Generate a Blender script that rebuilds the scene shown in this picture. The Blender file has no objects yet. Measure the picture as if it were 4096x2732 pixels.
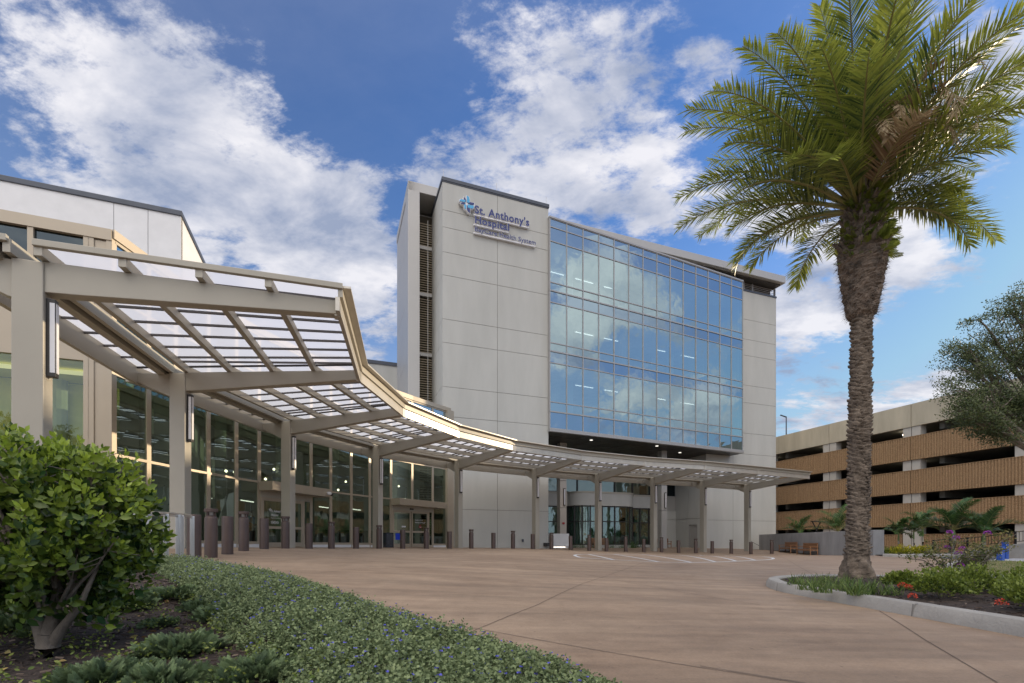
import bpy, bmesh, math, random
import numpy as np
from mathutils import Vector, Matrix

# ------------------------------------------------------------------ camera
scn = bpy.context.scene
COL = scn.collection
R = math.radians
F, CXP, HP = 1940.0, 2048.0, 2168.0        # focal length (px), principal column, horizon row of the 4096 px photograph
cam_d = bpy.data.cameras.new("camera")
cam = bpy.data.objects.new("camera", cam_d)
COL.objects.link(cam)
cam_d.sensor_width = 36.0
cam_d.lens = 36.0 * F / 4096.0
cam_d.shift_y = (HP - 1366.0) / 4096.0
cam_d.clip_end = 6000
cam_d.clip_start = 0.05
cam.rotation_euler = (R(90), 0, 0)         # level camera at the origin, looking along +Y; z = 0 is eye height
scn.camera = cam
scn.view_settings.view_transform = 'Standard'
scn.view_settings.look = 'None'
scn.view_settings.exposure = 0.55
scn.view_settings.gamma = 1
scn.cycles.max_bounces = 10
scn.cycles.transparent_max_bounces = 16
scn.cycles.transmission_bounces = 6
scn.cycles.diffuse_bounces = 3
scn.cycles.glossy_bounces = 4
scn.cycles.use_denoising = True
scn.cycles.sample_clamp_indirect = 6

# ------------------------------------------------------------------ sun and sky
SUN_AZ, SUN_EL = 26.0, 10.6                # measured from +X towards +Y
sd = Vector((math.cos(R(SUN_AZ)) * math.cos(R(SUN_EL)), math.sin(R(SUN_AZ)) * math.cos(R(SUN_EL)), math.sin(R(SUN_EL))))
sun_d = bpy.data.lights.new("sun", 'SUN')
sun_d.energy = 3.0
sun_d.angle = R(0.6)
sun_d.color = (1.0, 0.80, 0.55)
sun = bpy.data.objects.new("sun", sun_d)
COL.objects.link(sun)
sun.location = sd * 200
sun.rotation_euler = (-sd).to_track_quat('-Z', 'Y').to_euler()

def pdir(px, py):
    v = Vector(((px - CXP) / F, 1.0, (HP - py) / F))
    return v.normalized()

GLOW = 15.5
world = bpy.data.worlds.new("World")
scn.world = world
world.use_nodes = True
wn, wl = world.node_tree.nodes, world.node_tree.links
wn.clear()

def N(nt, typ, **kw):
    n = nt.new(typ)
    for k, v in kw.items():
        if k == 'inp':
            for kk, vv in v.items():
                n.inputs[kk].default_value = vv
        else:
            setattr(n, k, v)
    return n

def wmath(op, a, b=None, clamp=False):
    n = wn.new('ShaderNodeMath'); n.operation = op; n.use_clamp = clamp
    for i, x in enumerate((a, b)):
        if x is None: continue
        if isinstance(x, (int, float)): n.inputs[i].default_value = x
        else: wl.new(x, n.inputs[i])
    return n.outputs[0]

out = wn.new('ShaderNodeOutputWorld')
bg = wn.new('ShaderNodeBackground')
bg.inputs[1].default_value = 0.15
wl.new(bg.outputs[0], out.inputs[0])
sky = wn.new('ShaderNodeTexSky')
sky.sky_type = 'NISHITA'
sky.sun_disc = False
sky.sun_elevation = R(SUN_EL + 13)
sky.sun_rotation = R(90 - SUN_AZ)
sky.air_density = 1.0
sky.dust_density = 0.3
sky.ozone_density = 2.5
tc = wn.new('ShaderNodeTexCoord')
gen = tc.outputs['Generated']
sep = wn.new('ShaderNodeSeparateXYZ'); wl.new(gen, sep.inputs[0])
# cloud layer: the view direction projected on a high plane
zc = wmath('ADD', wmath('MAXIMUM', sep.outputs[2], 0.0), 0.22)
cmb = wn.new('ShaderNodeCombineXYZ')
wl.new(wmath('DIVIDE', sep.outputs[0], zc), cmb.inputs[0])
wl.new(wmath('DIVIDE', sep.outputs[1], zc), cmb.inputs[1])
mp = wn.new('ShaderNodeMapping')
mp.inputs['Rotation'].default_value = (0, 0, R(25))
mp.inputs['Scale'].default_value = (1.0, 1.5, 1)
wl.new(cmb.outputs[0], mp.inputs[0])
def wnoise(scale, detail, rough, dist=0.0, off=None):
    n = wn.new('ShaderNodeTexNoise')
    n.noise_dimensions = '3D'
    n.inputs['Scale'].default_value = scale
    n.inputs['Detail'].default_value = detail
    n.inputs['Roughness'].default_value = rough
    n.inputs['Distortion'].default_value = dist
    src = mp.outputs[0]
    if off:
        a = wn.new('ShaderNodeVectorMath'); a.operation = 'ADD'
        wl.new(src, a.inputs[0]); a.inputs[1].default_value = off
        src = a.outputs[0]
    wl.new(src, n.inputs['Vector'])
    return n.outputs[0]
n_big = wnoise(1.7, 3, 0.5)
n_mid = wnoise(4.2, 9, 0.62, 0.15)
n_fin = wnoise(13.0, 9, 0.68, 0.1, (3, 1, 0))
def cen(x, k): return wmath('MULTIPLY', wmath('SUBTRACT', x, 0.5), k)
dens = wmath('ADD', wmath('ADD', cen(n_mid, 2.2), cen(n_fin, 1.5)), cen(n_big, 0.9))
# where the cloud banks stand in the sky (direction, angular radius in degrees, weight)
BL = [(120, 120, 8, .24), (420, 260, 7, .22), (720, 330, 6, .24), (960, 420, 5, .30), (1120, 470, 3.5, .30), (560, 90, 5, .16),
      (200, 520, 6, .22), (560, 620, 6, .16), (60, 600, 5, .20), (800, 900, 6, .34), (1050, 1010, 5, .30), (960, 800, 4, .22),
      (1340, 750, 4.0, .46), (1450, 830, 3.8, .44), (1270, 900, 4, .30), (1150, 780, 3, .2), (1480, 1060, 3.5, .42), (1560, 1350, 4, .50), (1420, 1200, 5, .30), (1300, 1080, 4, .26),
      (1800, 70, 4, .34), (1980, 60, 3.5, .32), (2300, 180, 5, .36), (2560, 40, 5, .38), (2480, 270, 4.5, .34), (2240, 400, 4.5, .36),
      (2100, 540, 4.5, .42), (1890, 620, 4.0, .44), (2330, 620, 4.5, .40), (2520, 700, 4, .42), (1730, 700, 3.5, .44), (2650, 760, 3.5, .36), (2200, 760, 4, .34),
      (2780, 300, 4, .34), (2800, 160, 3.5, .22), (2750, 930, 3.5, .50), (2950, 860, 3.5, .46), (3150, 880, 3.5, .42), (3150, 1200, 4, .55), (3300, 1190, 4, .55), (3450, 1120, 3, .50),
      (3600, 1090, 2.6, .50), (3830, 1050, 2.6, .52), (3650, 880, 2.2, .42), (4000, 480, 4.5, .44), (4060, 60, 7, .36), (3750, 150, 5, .24), (3850, 250, 4, .22), (4050, 560, 3, .3),
      (3500, 800, 3, .36), (3560, 1620, 4.5, .62), (3250, 1660, 4, .62), (3750, 1640, 4, .5), (3200, 1420, 3, .3), (3950, 1560, 4, .14), (3380, 1480, 4, -.2), (3650, 1420, 4, -.25), (1330, 180, 4, .02), (1480, 380, 5, -.20), (1380, 560, 4.5, -.22), (1150, 120, 4.5, -.02), (1560, 120, 4, .08),
      (2980, 1080, 3, -.2), (3600, 1300, 5, -.1), (3950, 800, 4, -.2), (1700, 330, 4, -.15)]
acc = None
def mirr(px, py):
    d = pdir(px, py); n = Vector((.4321, -.9018, 0)); return d - 2 * d.dot(n) * n
# cloud banks on the far side of the sky, the ones the curtain wall mirrors
RB = [(2330, 1080, 3, .48), (2450, 1130, 3, .50), (2560, 1230, 3, .36), (2250, 1320, 3, .52), (2360, 1230, 3, .3), (2300, 1420, 2.5, .34), (2480, 1560, 2.6, .56), (2420, 1640, 2.2, .34),
      (2620, 1640, 2.4, .42), (2760, 1680, 2.6, .66), (2860, 1660, 2.6, .60), (2680, 1330, 2.5, .26), (2900, 1300, 3, .26), (2850, 1500, 3, .2), (2230, 1000, 2.5, -.3), (2560, 1420, 2.5, -.25), (2230, 1620, 3, -.3)]
for k_, (px, py, rad, w) in enumerate(BL + RB):
    w = (w * .74 + (.13 if py > 640 else 0)) if w > 0 else w
    d = pdir(px, py) if k_ < len(BL) else mirr(px, py)
    vd = wn.new('ShaderNodeVectorMath'); vd.operation = 'DOT_PRODUCT'
    wl.new(gen, vd.inputs[0]); vd.inputs[1].default_value = d
    k = 1.0 / (1 - math.cos(R(rad)))
    e = wmath('EXPONENT', wmath('MULTIPLY', wmath('SUBTRACT', vd.outputs['Value'], 1.0), k * 0.8))
    ew = wmath("MULTIPLY", e, w)
    acc = ew if acc is None else wmath("ADD", acc, ew)
# behind the camera: scattered clouds of the same layer
back = wmath('MULTIPLY', wmath('MULTIPLY', sep.outputs[1], -1.4, True), 0.24)
dens = wmath('ADD', wmath('ADD', dens, acc), back)
dens = wmath('SUBTRACT', dens, 0.30)
cov = wn.new('ShaderNodeMapRange'); cov.interpolation_type = 'SMOOTHSTEP'
wl.new(dens, cov.inputs[0]); cov.inputs[1].default_value = 0.0; cov.inputs[2].default_value = 0.56
cov.inputs[3].default_value = 0.0; cov.inputs[4].default_value = 0.93
# cloud colour: brighter where dense, bluish grey in the thick undersides
shade = wnoise(3.0, 6, 0.6, 0.2, (0.12, -0.10, 0.3))
cr = wn.new('ShaderNodeValToRGB')
wl.new(shade, cr.inputs[0])
cr.color_ramp.elements[0].position = 0.36; cr.color_ramp.elements[0].color = (0.31, 0.37, 0.52, 1)
cr.color_ramp.elements[1].position = 0.62; cr.color_ramp.elements[1].color = (0.88, 0.87, 0.91, 1)
mulc = wn.new('ShaderNodeVectorMath'); mulc.operation = 'SCALE'
wl.new(cr.outputs[0], mulc.inputs[0]); mulc.inputs['Scale'].default_value = CLOUD = 4.7
hs = wn.new('ShaderNodeHueSaturation')
hs.inputs['Saturation'].default_value = 1.25
hs.inputs['Value'].default_value = 1.0
wl.new(sky.outputs[0], hs.inputs['Color'])
tint = wn.new('ShaderNodeMixRGB'); tint.blend_type = 'MULTIPLY'; tint.inputs[0].default_value = 1
wl.new(hs.outputs[0], tint.inputs[1]); tint.inputs[2].default_value = (0.38, 0.54, 0.70, 1)
mix = wn.new('ShaderNodeMixRGB')
wl.new(cov.outputs[0], mix.inputs[0]); dk = wn.new('ShaderNodeMixRGB'); dk.blend_type = 'DARKEN'; dk.inputs[0].default_value = 1
wl.new(tint.outputs[0], dk.inputs[1]); dk.inputs[2].default_value = (1.75, 2.6, 3.75, 1)
hz = wn.new('ShaderNodeMixRGB'); hz.inputs[2].default_value = (2.35, 2.85, 3.65, 1)
hf = wmath('MULTIPLY', wmath('POWER', wmath('SUBTRACT', 1.0, wmath('MULTIPLY', wmath('MAXIMUM', sep.outputs[2], 0.0), 1.45), True), 1.6), 0.98)
wl.new(hf, hz.inputs[0]); wl.new(dk.outputs[0], hz.inputs[1])
wl.new(hz.outputs[0], mix.inputs[1]); wl.new(mulc.outputs[0], mix.inputs[2])
# broad bright glow added to the sky overhead and behind the viewpoint to light the shaded forecourt
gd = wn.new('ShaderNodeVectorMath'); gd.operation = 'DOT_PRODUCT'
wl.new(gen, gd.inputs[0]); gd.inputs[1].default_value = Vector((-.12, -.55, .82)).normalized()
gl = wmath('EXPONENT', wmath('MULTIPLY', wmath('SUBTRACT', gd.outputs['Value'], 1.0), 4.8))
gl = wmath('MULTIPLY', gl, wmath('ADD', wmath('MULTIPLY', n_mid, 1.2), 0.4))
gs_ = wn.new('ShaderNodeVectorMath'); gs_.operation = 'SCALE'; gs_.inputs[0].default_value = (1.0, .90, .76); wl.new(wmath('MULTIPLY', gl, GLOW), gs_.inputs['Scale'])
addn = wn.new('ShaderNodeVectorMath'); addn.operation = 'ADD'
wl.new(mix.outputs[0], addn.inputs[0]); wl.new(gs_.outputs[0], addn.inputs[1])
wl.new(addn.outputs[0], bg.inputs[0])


# ------------------------------------------------------------------ materials
def mat(name, col, rough=0.7, metal=0.0, var=0.12, vscale=1.5, bump=0.0, bscale=60.0, spec=0.5, col2=None, stretch=None, detail=5, coat=0.0):
    m = bpy.data.materials.new(name); m.use_nodes = True
    nt = m.node_tree.nodes; lk = m.node_tree.links
    b = nt['Principled BSDF']
    b.inputs['Roughness'].default_value = rough
    b.inputs['Metallic'].default_value = metal
    b.inputs['Specular IOR Level'].default_value = spec
    if coat: b.inputs['Coat Weight'].default_value = coat
    t = nt.new('ShaderNodeTexCoord')
    src = t.outputs['Object']
    if stretch:
        mpn = nt.new('ShaderNodeMapping'); mpn.inputs['Scale'].default_value = stretch
        lk.new(src, mpn.inputs[0]); src = mpn.outputs[0]
    n = nt.new('ShaderNodeTexNoise'); n.inputs['Scale'].default_value = vscale; n.inputs['Detail'].default_value = detail
    n.inputs['Roughness'].default_value = 0.6
    lk.new(src, n.inputs['Vector'])
    r = nt.new('ShaderNodeValToRGB'); lk.new(n.outputs[0], r.inputs[0])
    c1 = [min(1, c * (1 - var)) for c in col]; c2 = [min(1, c * (1 + var)) for c in (col2 or col)]
    r.color_ramp.elements[0].position = 0.3; r.color_ramp.elements[0].color = (*c1, 1)
    r.color_ramp.elements[1].position = 0.7; r.color_ramp.elements[1].color = (*c2, 1)
    lk.new(r.outputs[0], b.inputs['Base Color'])
    if bump:
        n2 = nt.new('ShaderNodeTexNoise'); n2.inputs['Scale'].default_value = bscale; n2.inputs['Detail'].default_value = 4
        lk.new(t.outputs['Object'], n2.inputs['Vector'])
        bp = nt.new('ShaderNodeBump'); bp.inputs['Strength'].default_value = bump; bp.inputs['Distance'].default_value = 0.02
        lk.new(n2.outputs[0], bp.inputs['Height']); lk.new(bp.outputs[0], b.inputs['Normal'])
    return m

def emis(name, col, st):
    m = bpy.data.materials.new(name); m.use_nodes = True
    nt = m.node_tree.nodes; b = nt['Principled BSDF']
    b.inputs['Base Color'].default_value = (*col, 1)
    b.inputs['Emission Color'].default_value = (*col, 1)
    b.inputs['Emission Strength'].default_value = st
    return m

def glass(name, refl, tint, through, rmin=0.12, rmax=0.9, wob=0.0):
    """mirror layer over clear tinted glass, stronger at grazing angles"""
    m = bpy.data.materials.new(name); m.use_nodes = True
    nt = m.node_tree.nodes; lk = m.node_tree.links; nt.clear()
    o = nt.new('ShaderNodeOutputMaterial'); mx = nt.new('ShaderNodeMixShader')
    g = nt.new('ShaderNodeBsdfGlossy'); g.inputs['Roughness'].default_value = 0.0; g.inputs['Color'].default_value = (*refl, 1)
    tr = nt.new('ShaderNodeBsdfTransparent'); tr.inputs['Color'].default_value = (*[through * c for c in tint], 1)
    lw = nt.new('ShaderNodeLayerWeight'); lw.inputs[0].default_value = 0.5
    mr = nt.new('ShaderNodeMapRange'); mr.inputs[1].default_value = 0; mr.inputs[2].default_value = 1
    mr.inputs[3].default_value = rmin; mr.inputs[4].default_value = rmax
    p = nt.new('ShaderNodeMath'); p.operation = 'POWER'; p.inputs[1].default_value = 2.2
    lk.new(lw.outputs['Facing'], p.inputs[0]); lk.new(p.outputs[0], mr.inputs[0]); lk.new(mr.outputs[0], mx.inputs[0])
    lk.new(tr.outputs[0], mx.inputs[1]); lk.new(g.outputs[0], mx.inputs[2]); lk.new(mx.outputs[0], o.inputs[0])
    if wob:
        t = nt.new('ShaderNodeTexCoord'); n = nt.new('ShaderNodeTexNoise'); n.inputs['Scale'].default_value = 0.9; n.inputs['Detail'].default_value = 2
        lk.new(t.outputs['Object'], n.inputs['Vector'])
        bp = nt.new('ShaderNodeBump'); bp.inputs['Strength'].default_value = wob; bp.inputs['Distance'].default_value = 0.05
        lk.new(n.outputs[0], bp.inputs['Height']); lk.new(bp.outputs[0], g.inputs['Normal'])
    return m

def leafmat(name, dark, light, rough=0.45, trans=0.25, spec=0.5):
    m = bpy.data.materials.new(name); m.use_nodes = True
    nt = m.node_tree.nodes; lk = m.node_tree.links
    b = nt['Principled BSDF']; o = nt['Material Output']
    a = nt.new('ShaderNodeAttribute'); a.attribute_name = 'tint'
    r = nt.new('ShaderNodeValToRGB'); lk.new(a.outputs['Fac'], r.inputs[0])
    r.color_ramp.elements[0].position = 0.0; r.color_ramp.elements[0].color = (*dark, 1)
    r.color_ramp.elements[1].position = 1.0; r.color_ramp.elements[1].color = (*light, 1)
    lk.new(r.outputs[0], b.inputs['Base Color'])
    b.inputs['Roughness'].default_value = rough
    b.inputs['Specular IOR Level'].default_value = spec
    tl = nt.new('ShaderNodeBsdfTranslucent'); lk.new(r.outputs[0], tl.inputs[0])
    mx = nt.new('ShaderNodeMixShader'); mx.inputs[0].default_value = trans
    lk.new(b.outputs[0], mx.inputs[1]); lk.new(tl.outputs[0], mx.inputs[2]); lk.new(mx.outputs[0], o.inputs[0])
    return m

M = {}
M['stucco'] = mat('stucco', (.45, .452, .425), .9, var=.065, vscale=.8, detail=9, stretch=(1, 1, .22), bump=.35, bscale=25)
M['stucco_tan'] = mat('stucco_tan', (.44, .405, .36), .9, var=.05, vscale=.7, bump=.35, bscale=25)
M['joint'] = mat('joint', (.21, .20, .185), .9)
M['slab_joint'] = mat('slab_joint', (.12, .09, .07), .95)
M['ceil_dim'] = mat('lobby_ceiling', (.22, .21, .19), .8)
M['coping'] = mat('coping', (.07, .08, .10), .45, .3)
M['alu'] = mat('aluminium_grey', (.36, .35, .34), .4, .35, var=.03)
M['metal_panel'] = mat('metal_panel', (.40, .39, .37), .42, .3, var=.04, vscale=.4)
M['champagne'] = mat('champagne_metal', (.42, .36, .275), .42, .25, var=.04, vscale=.8)
M['canopy'] = mat('canopy_paint', (.385, .36, .30), .5, .1, var=.04, vscale=.8, bump=.04, bscale=90)
M['fascia'] = mat('fascia_metal', (.52, .49, .43), .35, .35, var=.08, vscale=3)
M['bar'] = mat('dark_glazing_bar', (.10, .09, .085), .5)
M['louver_back'] = mat('louver_back', (.075, .06, .04), .8)
M['louver'] = mat('louver', (.40, .34, .25), .5, .2)
M['dark'] = mat('dark_metal', (.03, .028, .027), .5)
M['soffit'] = mat('soffit_panel', (.065, .06, .055), .35, .3)
M['black'] = mat('deep_shadow_lining', (.02, .02, .02), .9)
M['int_wall'] = mat('interior_wall', (.42, .44, .40), .8, var=.06)
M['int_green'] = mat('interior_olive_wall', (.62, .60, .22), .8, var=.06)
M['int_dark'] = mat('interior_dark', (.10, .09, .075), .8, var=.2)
M['ceil'] = mat('ceiling_tile', (.6, .6, .58), .8)
M['wing_glow'] = emis('wing_fill_panel', (1, .92, .6), .35)
M['down_dim'] = emis('downlight', (1, .95, .85), 1.1)
M['deck'] = mat('garage_deck', (.16, .155, .14), .9)
M['lamp_on'] = emis('lamp_on', (1, .86, .62), 5)
M['strip_on'] = emis('strip_light', (1, .93, .82), 2.0)
M['diffuser'] = mat('lamp_diffuser', (.74, .74, .76), .35, var=.04)
M['white'] = mat('white_paint', (.72, .72, .72), .5, var=.05)
M['navy'] = mat('navy_lettering', (.022, .035, .16), .4, var=.03)
M['sky_blue'] = mat('sky_blue_emblem', (.07, .36, .62), .4, var=.03)
M['letter_side'] = mat('letter_sides', (.72, .72, .74), .5, var=.03)
M['curtain'] = mat('green_curtain', (.21, .30, .25), .85, var=.35, vscale=1.0, stretch=(7, 7, .15))
M['bollard'] = mat('bollard_brown', (.092, .062, .052), .42, .25, var=.10, vscale=2, bump=.1, bscale=200)
M['steel'] = mat('brushed_steel', (.62, .62, .62), .28, .9, var=.03)
M['teak'] = mat('teak', (.25, .125, .06), .6, var=.25, vscale=8)
M['concrete'] = mat('concrete_curb', (.335, .32, .295), .85, var=.16, vscale=2.2, bump=.4, bscale=35, detail=9)
M['conc_wall'] = mat('concrete_wall_grey', (.27, .275, .285), .85, var=.20, vscale=1.2, bump=.3, bscale=20, stretch=(1, 1, .3), detail=8)
M['garage_conc'] = mat('garage_concrete', (.44, .40, .31), .9, var=.14, vscale=.8, bump=.3, bscale=12, stretch=(1.2, 1.2, .25), detail=9)
M['garage_col'] = mat('garage_column', (.45, .43, .39), .85, var=.06)
M['ribs'] = mat('split_face_ribs', (.262, .156, .074), .9, var=.42, vscale=16, bump=1.0, bscale=38, col2=(.34, .225, .125), detail=7)
M['paint'] = mat('road_marking', (.60, .61, .62), .6, var=.12, vscale=4, detail=8)
M['asphalt'] = mat('asphalt', (.10, .10, .10), .9, var=.2, vscale=3, bump=.4, bscale=120)
M['pave'] = mat('pale_concrete_paving', (.40, .40, .41), .8, var=.1, vscale=.8)
M['blue_post'] = mat('blue_post', (.02, .075, .35), .4, var=.05)
M['fence'] = mat('black_fence', (.02, .02, .022), .45)
M['bark'] = mat('grey_bark', (.17, .145, .12), .9, var=.35, vscale=6, bump=.6, bscale=30, detail=8)
M['palm_bark'] = mat('palm_trunk', (.118, .086, .062), .95, var=.5, vscale=5, bump=.9, bscale=28, col2=(.165, .132, .102), detail=9)
M['palm_fibre'] = mat('palm_fibre', (.10, .085, .07), 1.0, var=.5, vscale=7, bump=1.0, bscale=30, col2=(.17, .13, .10), detail=9)
M['mulch'] = mat('mulch', (.045, .032, .026), 1, var=.6, vscale=14, bump=1.0, bscale=30, detail=9)
M['chips'] = leafmat('mulch_chips', (.04, .026, .02), (.24, .18, .14), .9, 0)
M['dead_leaf'] = leafmat('fallen_leaves', (.20, .10, .045), (.45, .36, .12), .7, .1)
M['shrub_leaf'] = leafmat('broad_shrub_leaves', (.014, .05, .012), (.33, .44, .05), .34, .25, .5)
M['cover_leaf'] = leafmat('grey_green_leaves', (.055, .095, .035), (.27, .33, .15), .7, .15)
M['flower_blue'] = leafmat('violet_blue_flowers', (.07, .07, .50), (.18, .17, .75), .6, .1)
M['juniper'] = leafmat('juniper_needles', (.028, .055, .028), (.21, .29, .13), .7, .1)
M['weed'] = leafmat('weed_leaves', (.10, .17, .03), (.26, .30, .06), .6, .3)
M['grass'] = leafmat('grass_blades', (.05, .11, .02), (.22, .29, .08), .6, .3)
M['lawn'] = mat('lawn_turf', (.115, .125, .04), .95, var=.35, vscale=2.5, bump=.8, bscale=90, col2=(.20, .16, .07), detail=8)
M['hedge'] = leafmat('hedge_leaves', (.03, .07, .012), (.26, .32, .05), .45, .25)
M['flower_red'] = leafmat('red_flowers', (.35, .03, .015), (.60, .08, .03), .6, .1)
M['flower_pur'] = leafmat('purple_flowers', (.20, .02, .26), (.45, .08, .5), .6, .1)
M['crape'] = leafmat('crape_leaves', (.05, .10, .02), (.30, .25, .08), .5, .3)
M['frond'] = leafmat('palm_frond_leaflets', (.04, .08, .026), (.37, .42, .075), .40, .34, .6)
M['frond_dry'] = leafmat('dry_palm_leaflets', (.16, .09, .05), (.38, .30, .18), .7, .2)
M['garden_frond'] = leafmat('garden_palm_leaflets', (.02, .06, .022), (.10, .19, .045), .4, .25)
M['fern'] = leafmat('fern', (.10, .15, .02), (.24, .28, .04), .6, .3)
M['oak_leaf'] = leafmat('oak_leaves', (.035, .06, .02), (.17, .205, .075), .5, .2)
M['yellow_leaf'] = leafmat('yellow_green_leaves', (.12, .20, .02), (.60, .50, .03), .5, .25)
M['palm_stalk'] = mat('palm_stalk', (.22, .20, .07), .5, var=.15)
M['green_shaft'] = mat('green_crownshaft', (.16, .24, .08), .5, var=.2)
M['ringed'] = mat('pale_ringed_trunk', (.36, .34, .28), .8, var=.2, vscale=9, stretch=(.3, .3, 3))
M['skin'] = mat('skin', (.22, .11, .07), .6)
M['shirt'] = mat('blue_shirt', (.06, .22, .45), .8)
M['trousers'] = mat('dark_trousers', (.015, .015, .02), .8)
M['red'] = mat('red_plastic', (.35, .015, .015), .4)
M['stone_black'] = mat('polished_black', (.012, .013, .018), .15)
M['blue_panel'] = mat('blue_poster', (.01, .05, .55), .4)
M['g_tower'] = glass('tower_glass', (.64, .82, .84), (.55, .74, .82), .55, .50, .95, wob=.10)
M['g_spandrel'] = glass('tower_spandrel_glass', (.42, .56, .66), (.45, .6, .7), .20, .60, .95, wob=.10)
M['g_lobby'] = glass('lobby_glass', (.75, .92, .86), (.55, .70, .60), .60, .20, .9, wob=.05)
M['g_cler'] = glass('clerestory_glass', (.32, .40, .46), (.4, .5, .5), .3, .14, .7)
M['g_wing'] = glass('wing_glass', (.7, .85, .8), (.85, .95, .7), .9, .10, .7, wob=.08)
M['g_blue'] = glass('blue_clerestory_glass', (.50, .66, .80), (.4, .5, .5), .3, .6, .95)
M['g_bay'] = glass('bay_glass', (.85, .95, .9), (.75, .85, .8), .85, .16, .85, wob=.35)

# translucent roof panels of the canopy
def milky():
    m = bpy.data.materials.new('milky_roof_glass'); m.use_nodes = True
    nt = m.node_tree.nodes; lk = m.node_tree.links; nt.clear()
    o = nt.new('ShaderNodeOutputMaterial'); mx = nt.new('ShaderNodeMixShader'); m2 = nt.new('ShaderNodeMixShader')
    tl = nt.new('ShaderNodeBsdfTranslucent'); tl.inputs[0].default_value = (.68, .69, .73, 1)
    tr = nt.new('ShaderNodeBsdfTransparent'); tr.inputs[0].default_value = (.85, .86, .92, 1)
    g = nt.new('ShaderNodeBsdfGlossy'); g.inputs[1].default_value = .08
    mx.inputs[0].default_value = .16; m2.inputs[0].default_value = .10
    lk.new(tl.outputs[0], mx.inputs[1]); lk.new(tr.outputs[0], mx.inputs[2])
    lk.new(mx.outputs[0], m2.inputs[1]); lk.new(g.outputs[0], m2.inputs[2]); lk.new(m2.outputs[0], o.inputs[0])
    return m
M['milky'] = milky()

def plaza_mat():
    m = bpy.data.materials.new('coloured_concrete'); m.use_nodes = True
    nt = m.node_tree.nodes; lk = m.node_tree.links
    b = nt['Principled BSDF']
    t = nt.new('ShaderNodeTexCoord')
    def noise(sc, de, ro, st=(1, 1, 1), rot=0, dist=0):
        mpn = nt.new('ShaderNodeMapping'); mpn.inputs['Scale'].default_value = st; mpn.inputs['Rotation'].default_value = (0, 0, rot)
        lk.new(t.outputs['Object'], mpn.inputs[0])
        n = nt.new('ShaderNodeTexNoise'); n.inputs['Scale'].default_value = sc; n.inputs['Detail'].default_value = de
        n.inputs['Roughness'].default_value = ro; n.inputs['Distortion'].default_value = dist
        lk.new(mpn.outputs[0], n.inputs['Vector']); return n.outputs[0]
    def ramp(src, p0, c0, p1, c1):
        r = nt.new('ShaderNodeValToRGB'); lk.new(src, r.inputs[0])
        r.color_ramp.elements[0].position = p0; r.color_ramp.elements[0].color = (*c0, 1)
        r.color_ramp.elements[1].position = p1; r.color_ramp.elements[1].color = (*c1, 1); return r.outputs[0]
    def mul(a, bb, f=1.0, op='MULTIPLY'):
        x = nt.new('ShaderNodeMixRGB'); x.blend_type = op; x.inputs[0].default_value = f
        lk.new(a, x.inputs[1]); lk.new(bb, x.inputs[2]); return x.outputs[0]
    base = ramp(noise(.35, 6, .62, dist=.3), .32, (.272, .188, .122), .70, (.370, .268, .180))
    streak = ramp(noise(1.0, 8, .65, (.35, 2.6, 1), R(-14)), .34, (.76, .76, .77), .68, (1.18, 1.19, 1.21))
    stain = ramp(noise(.9, 7, .7, dist=.8), .30, (.82, .80, .78), .48, (1, 1, 1))
    grain = ramp(noise(55, 3, .7), .3, (.86, .86, .86), .7, (1.12, 1.12, 1.12))
    spots = ramp(noise(16, 2, .5), .235, (.60, .58, .56), .27, (1, 1, 1))
    mott = ramp(noise(4.5, 9, .72, dist=.4), .32, (.88, .87, .86), .66, (1.09, 1.09, 1.09))
    c = mul(mul(mul(mul(mul(base, streak), stain), grain), spots), mott)
    lk.new(c, b.inputs['Base Color'])
    rr = nt.new('ShaderNodeMapRange'); lk.new(noise(1.2, 6, .6), rr.inputs[0]); rr.inputs[3].default_value = .45; rr.inputs[4].default_value = .8
    lk.new(rr.outputs[0], b.inputs['Roughness'])
    bp = nt.new('ShaderNodeBump'); bp.inputs['Strength'].default_value = .25; bp.inputs['Distance'].default_value = .01
    lk.new(noise(70, 4, .7), bp.inputs['Height']); lk.new(bp.outputs[0], b.inputs['Normal'])
    return m
M['plaza'] = plaza_mat()

# ------------------------------------------------------------------ helpers
def tagp(o, label=None, cat=None, group=None, kind=None):
    if label: o['label'] = label
    if cat: o['category'] = cat
    if group: o['group'] = group
    if kind: o['kind'] = kind
    return o

def thing(name, label, cat, loc=(0, 0, 0), group=None, rz=0.0):
    e = bpy.data.objects.new(name, None); COL.objects.link(e)
    e.location = loc; e.rotation_euler = (0, 0, rz); e.empty_display_size = .3
    return tagp(e, label, cat, group)

def root_loc(o):
    v = Vector((0, 0, 0))
    while o is not None:
        v = v + o.location; o = o.parent
    return v

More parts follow.
